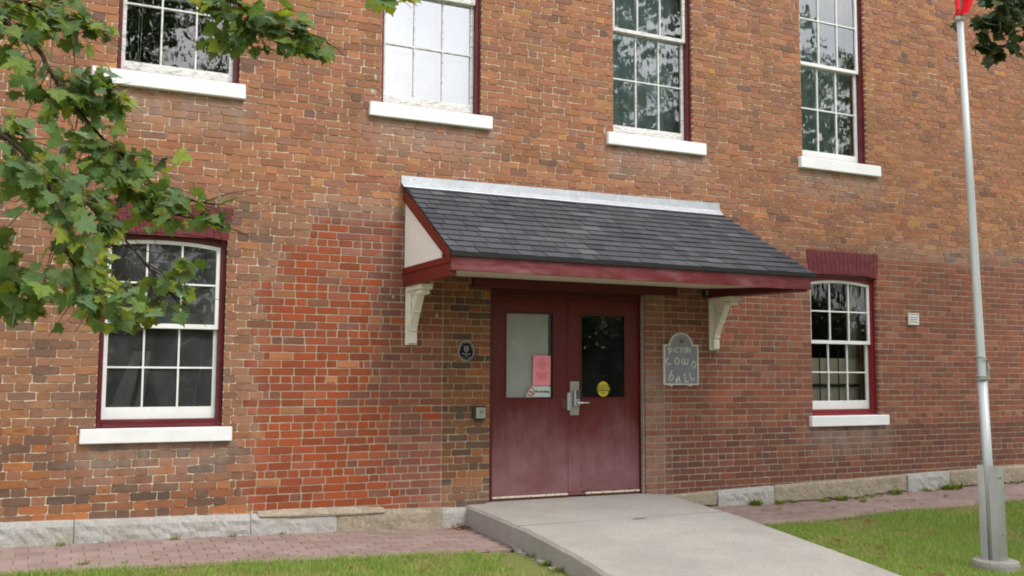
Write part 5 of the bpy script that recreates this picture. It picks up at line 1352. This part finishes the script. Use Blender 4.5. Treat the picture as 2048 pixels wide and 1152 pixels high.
# trees across the street, behind the photographer: they show in the panes as reflections
def far_tree(x, y, h, rad, N, seed, label, gap=.5):
    rs = random.Random(seed); T = Matrix.Translation((-x, -y, .3)); t = empty('maple_tree', (x, y, -.3), label=label, cat='tree')
    mb = MB(); mb.tube([(x, y, -.4), (x, y, .4), (x + .1, y, h * .3), (x + .1, y + .1, h * .6), (x, y, h * .92)], [.42, .3, .24, .16, .05], 12)
    V = []; F = []; Cc = []; cen = Vector((x, y, h * .62))
    cl = []
    for _ in range(60):
        a = rs.uniform(0, 6.283); b = math.acos(rs.uniform(-1, 1)); r_ = rs.uniform(.3, 1) ** .6
        cl.append(cen + Vector((rad * r_ * math.sin(b) * math.cos(a), rad * r_ * math.sin(b) * math.sin(a), h * .40 * r_ * math.cos(b))))
    for c in cl[:24]: mb.tube([(x, y, max(1.8, c.z - 2)), tuple((c + Vector((x, y, c.z - 1))) / 2), tuple(c)], [.09, .06, .02], 6)
    o = mb.build('trunk', MBARK, None, smooth=True); o.parent = t; o.matrix_parent_inverse = T
    for _ in range(N):
        c = rs.choice(cl); p = c + Vector((rs.gauss(0, gap), rs.gauss(0, gap), rs.gauss(0, gap * .6))); s = rs.uniform(.10, .2)
        a = Vector((rs.uniform(-1, 1), rs.uniform(-1, 1), rs.uniform(-.8, .3))).normalized(); b = a.orthogonal().normalized(); b = (Matrix.Rotation(rs.uniform(0, 6.28), 3, a) @ b)
        n = len(V); V.extend([tuple(p), tuple(p + a * s * .5 + b * s * .5), tuple(p + a * s * 1.1), tuple(p + a * s * .5 - b * s * .5)]); F.append((n, n + 1, n + 2, n + 3))
        g = rs.random(); Cc.extend([(*C8(50 + 30 * g, 76 + 28 * g, 36 + 10 * g), 1)] * 4)
    m = MB(); m.v = V; m.f = F; m.c = Cc; m.m = [0] * len(F); o = m.build('crown', MLEAFD, None); o.parent = t; o.matrix_parent_inverse = T; setp(o, kind='stuff')
far_tree(1.8, -19, 13.5, 4.2, 15000, 31, 'maple tree across the street reflected in the upper left window', .55)
far_tree(9.2, -24, 9.0, 3.6, 9000, 32, 'lower tree across the street reflected in the right door glass', .5)
far_tree(18.5, -19, 12.0, 3.8, 8500, 33, 'maple tree across the street reflected in the third upper window', .5)
far_tree(27.5, -19.5, 14.0, 4.6, 10000, 34, 'maple tree across the street reflected in the rightmost upper window', .5)
# hedge added unseen behind the camera to darken the low reflections
rs = random.Random(8); V = []; F = []; Cc = []
for _ in range(60000):
    x = rs.uniform(-16, 44); y = -27 + rs.gauss(0, .8); top = 4.6 + 1.2 * noise.noise(Vector((x * .3, 0, 0))); z = -.3 + (top + .3) * rs.random() ** 1.25; s = rs.uniform(.2, .42)
    a = Vector((rs.uniform(-1, 1), rs.uniform(-1, 1), rs.uniform(-.6, .6))).normalized(); b = Matrix.Rotation(rs.uniform(0, 6.28), 3, a) @ a.orthogonal().normalized(); p = Vector((x, y, z))
    n = len(V); V.extend([tuple(p), tuple(p + a * s * .5 + b * s * .5), tuple(p + a * s), tuple(p + a * s * .5 - b * s * .5)]); F.append((n, n + 1, n + 2, n + 3)); g = rs.random(); Cc.extend([(*C8(40 + 24 * g, 60 + 24 * g, 32), 1)] * 4)
m = MB(); m.v = V; m.f = F; m.c = Cc; m.m = [0] * len(F)
setp(m.build('backdrop', MLEAFD, None), label='dark green hedge added behind the camera to darken low reflections in the door glass', cat='backdrop', kind='stuff')

# ------------------------------------------------------------------ fallen leaves
random.seed(77)
DRY = [leaf_mesh('fallen_leaf', 500 + i, C8(*[(150, 96, 52), (128, 74, 40), (172, 128, 74)][i])) for i in range(3)]
for l in DRY: l[0].materials.append(MLEAF)
spots = [Vector(at(u, v, 1)) for u, v in ()]
def on_ground(u, v, lift=.03):
    d = ray(u, v); z = -.12
    for _ in range(6):
        t = (z - CAM.z) / d.z; p = CAM + d * t; z = gz(p.x, p.y) + lift
    return Vector((p.x, p.y, z))
for i, (u, v) in enumerate([(1672, 1078), (1770, 1080), (1838, 1072), (1868, 1066), (1812, 1036), (1764, 1100), (1757, 1090), (1770, 1116), (1835, 1130), (1740, 1040), (1880, 1150), (700, 1128), (850, 1135), (310, 1149)]):
    p = on_ground(u, v); o = D.objects.new('fallen_leaf', DRY[i % 3][0]); COL.objects.link(o)
    o.matrix_world = Matrix.Translation(p) @ Matrix.Rotation(random.uniform(0, 6.28), 4, 'Z') @ Matrix.Rotation(random.uniform(-.4, .4), 4, 'X') @ Matrix.Scale(random.uniform(.05, .075), 4)
    setp(o, label='dry brown leaf lying on the lawn grass', cat='leaf', group='fallen leaves on the lawn')
its = []
for i in range(34):
    x = 3.93 - abs(random.gauss(0, .10)); y = -.13 - abs(random.gauss(0, .05)); p = Vector((x, y, gz(x, y) + .01 + random.random() * .03))
    its.append((Matrix.Translation(p) @ Matrix.Rotation(random.uniform(0, 6.28), 4, 'Z') @ Matrix.Rotation(random.uniform(-.7, .7), 4, 'X') @ Matrix.Scale(random.uniform(.02, .045), 4), random.randrange(3)))
e = empty('leaf_litter', (0, 0, 0)); D.objects.remove(e)
V = []; F = []; Cc = []; n = 0
for m4, vi in its:
    me, v, f, c = DRY[vi]; M = np.array(m4); w = v @ M[:3, :3].T + M[:3, 3]; V.extend(map(tuple, w)); F.extend([tuple(i + n for i in q) for q in f]); Cc.extend(c); n += len(v)
m = MB(); m.v = V; m.f = F; m.c = Cc; m.m = [0] * len(F)
setp(m.build('leaf_litter', MLEAF, None), label='heap of dry brown leaf litter in the corner of ramp and wall', cat='leaf litter', kind='stuff')
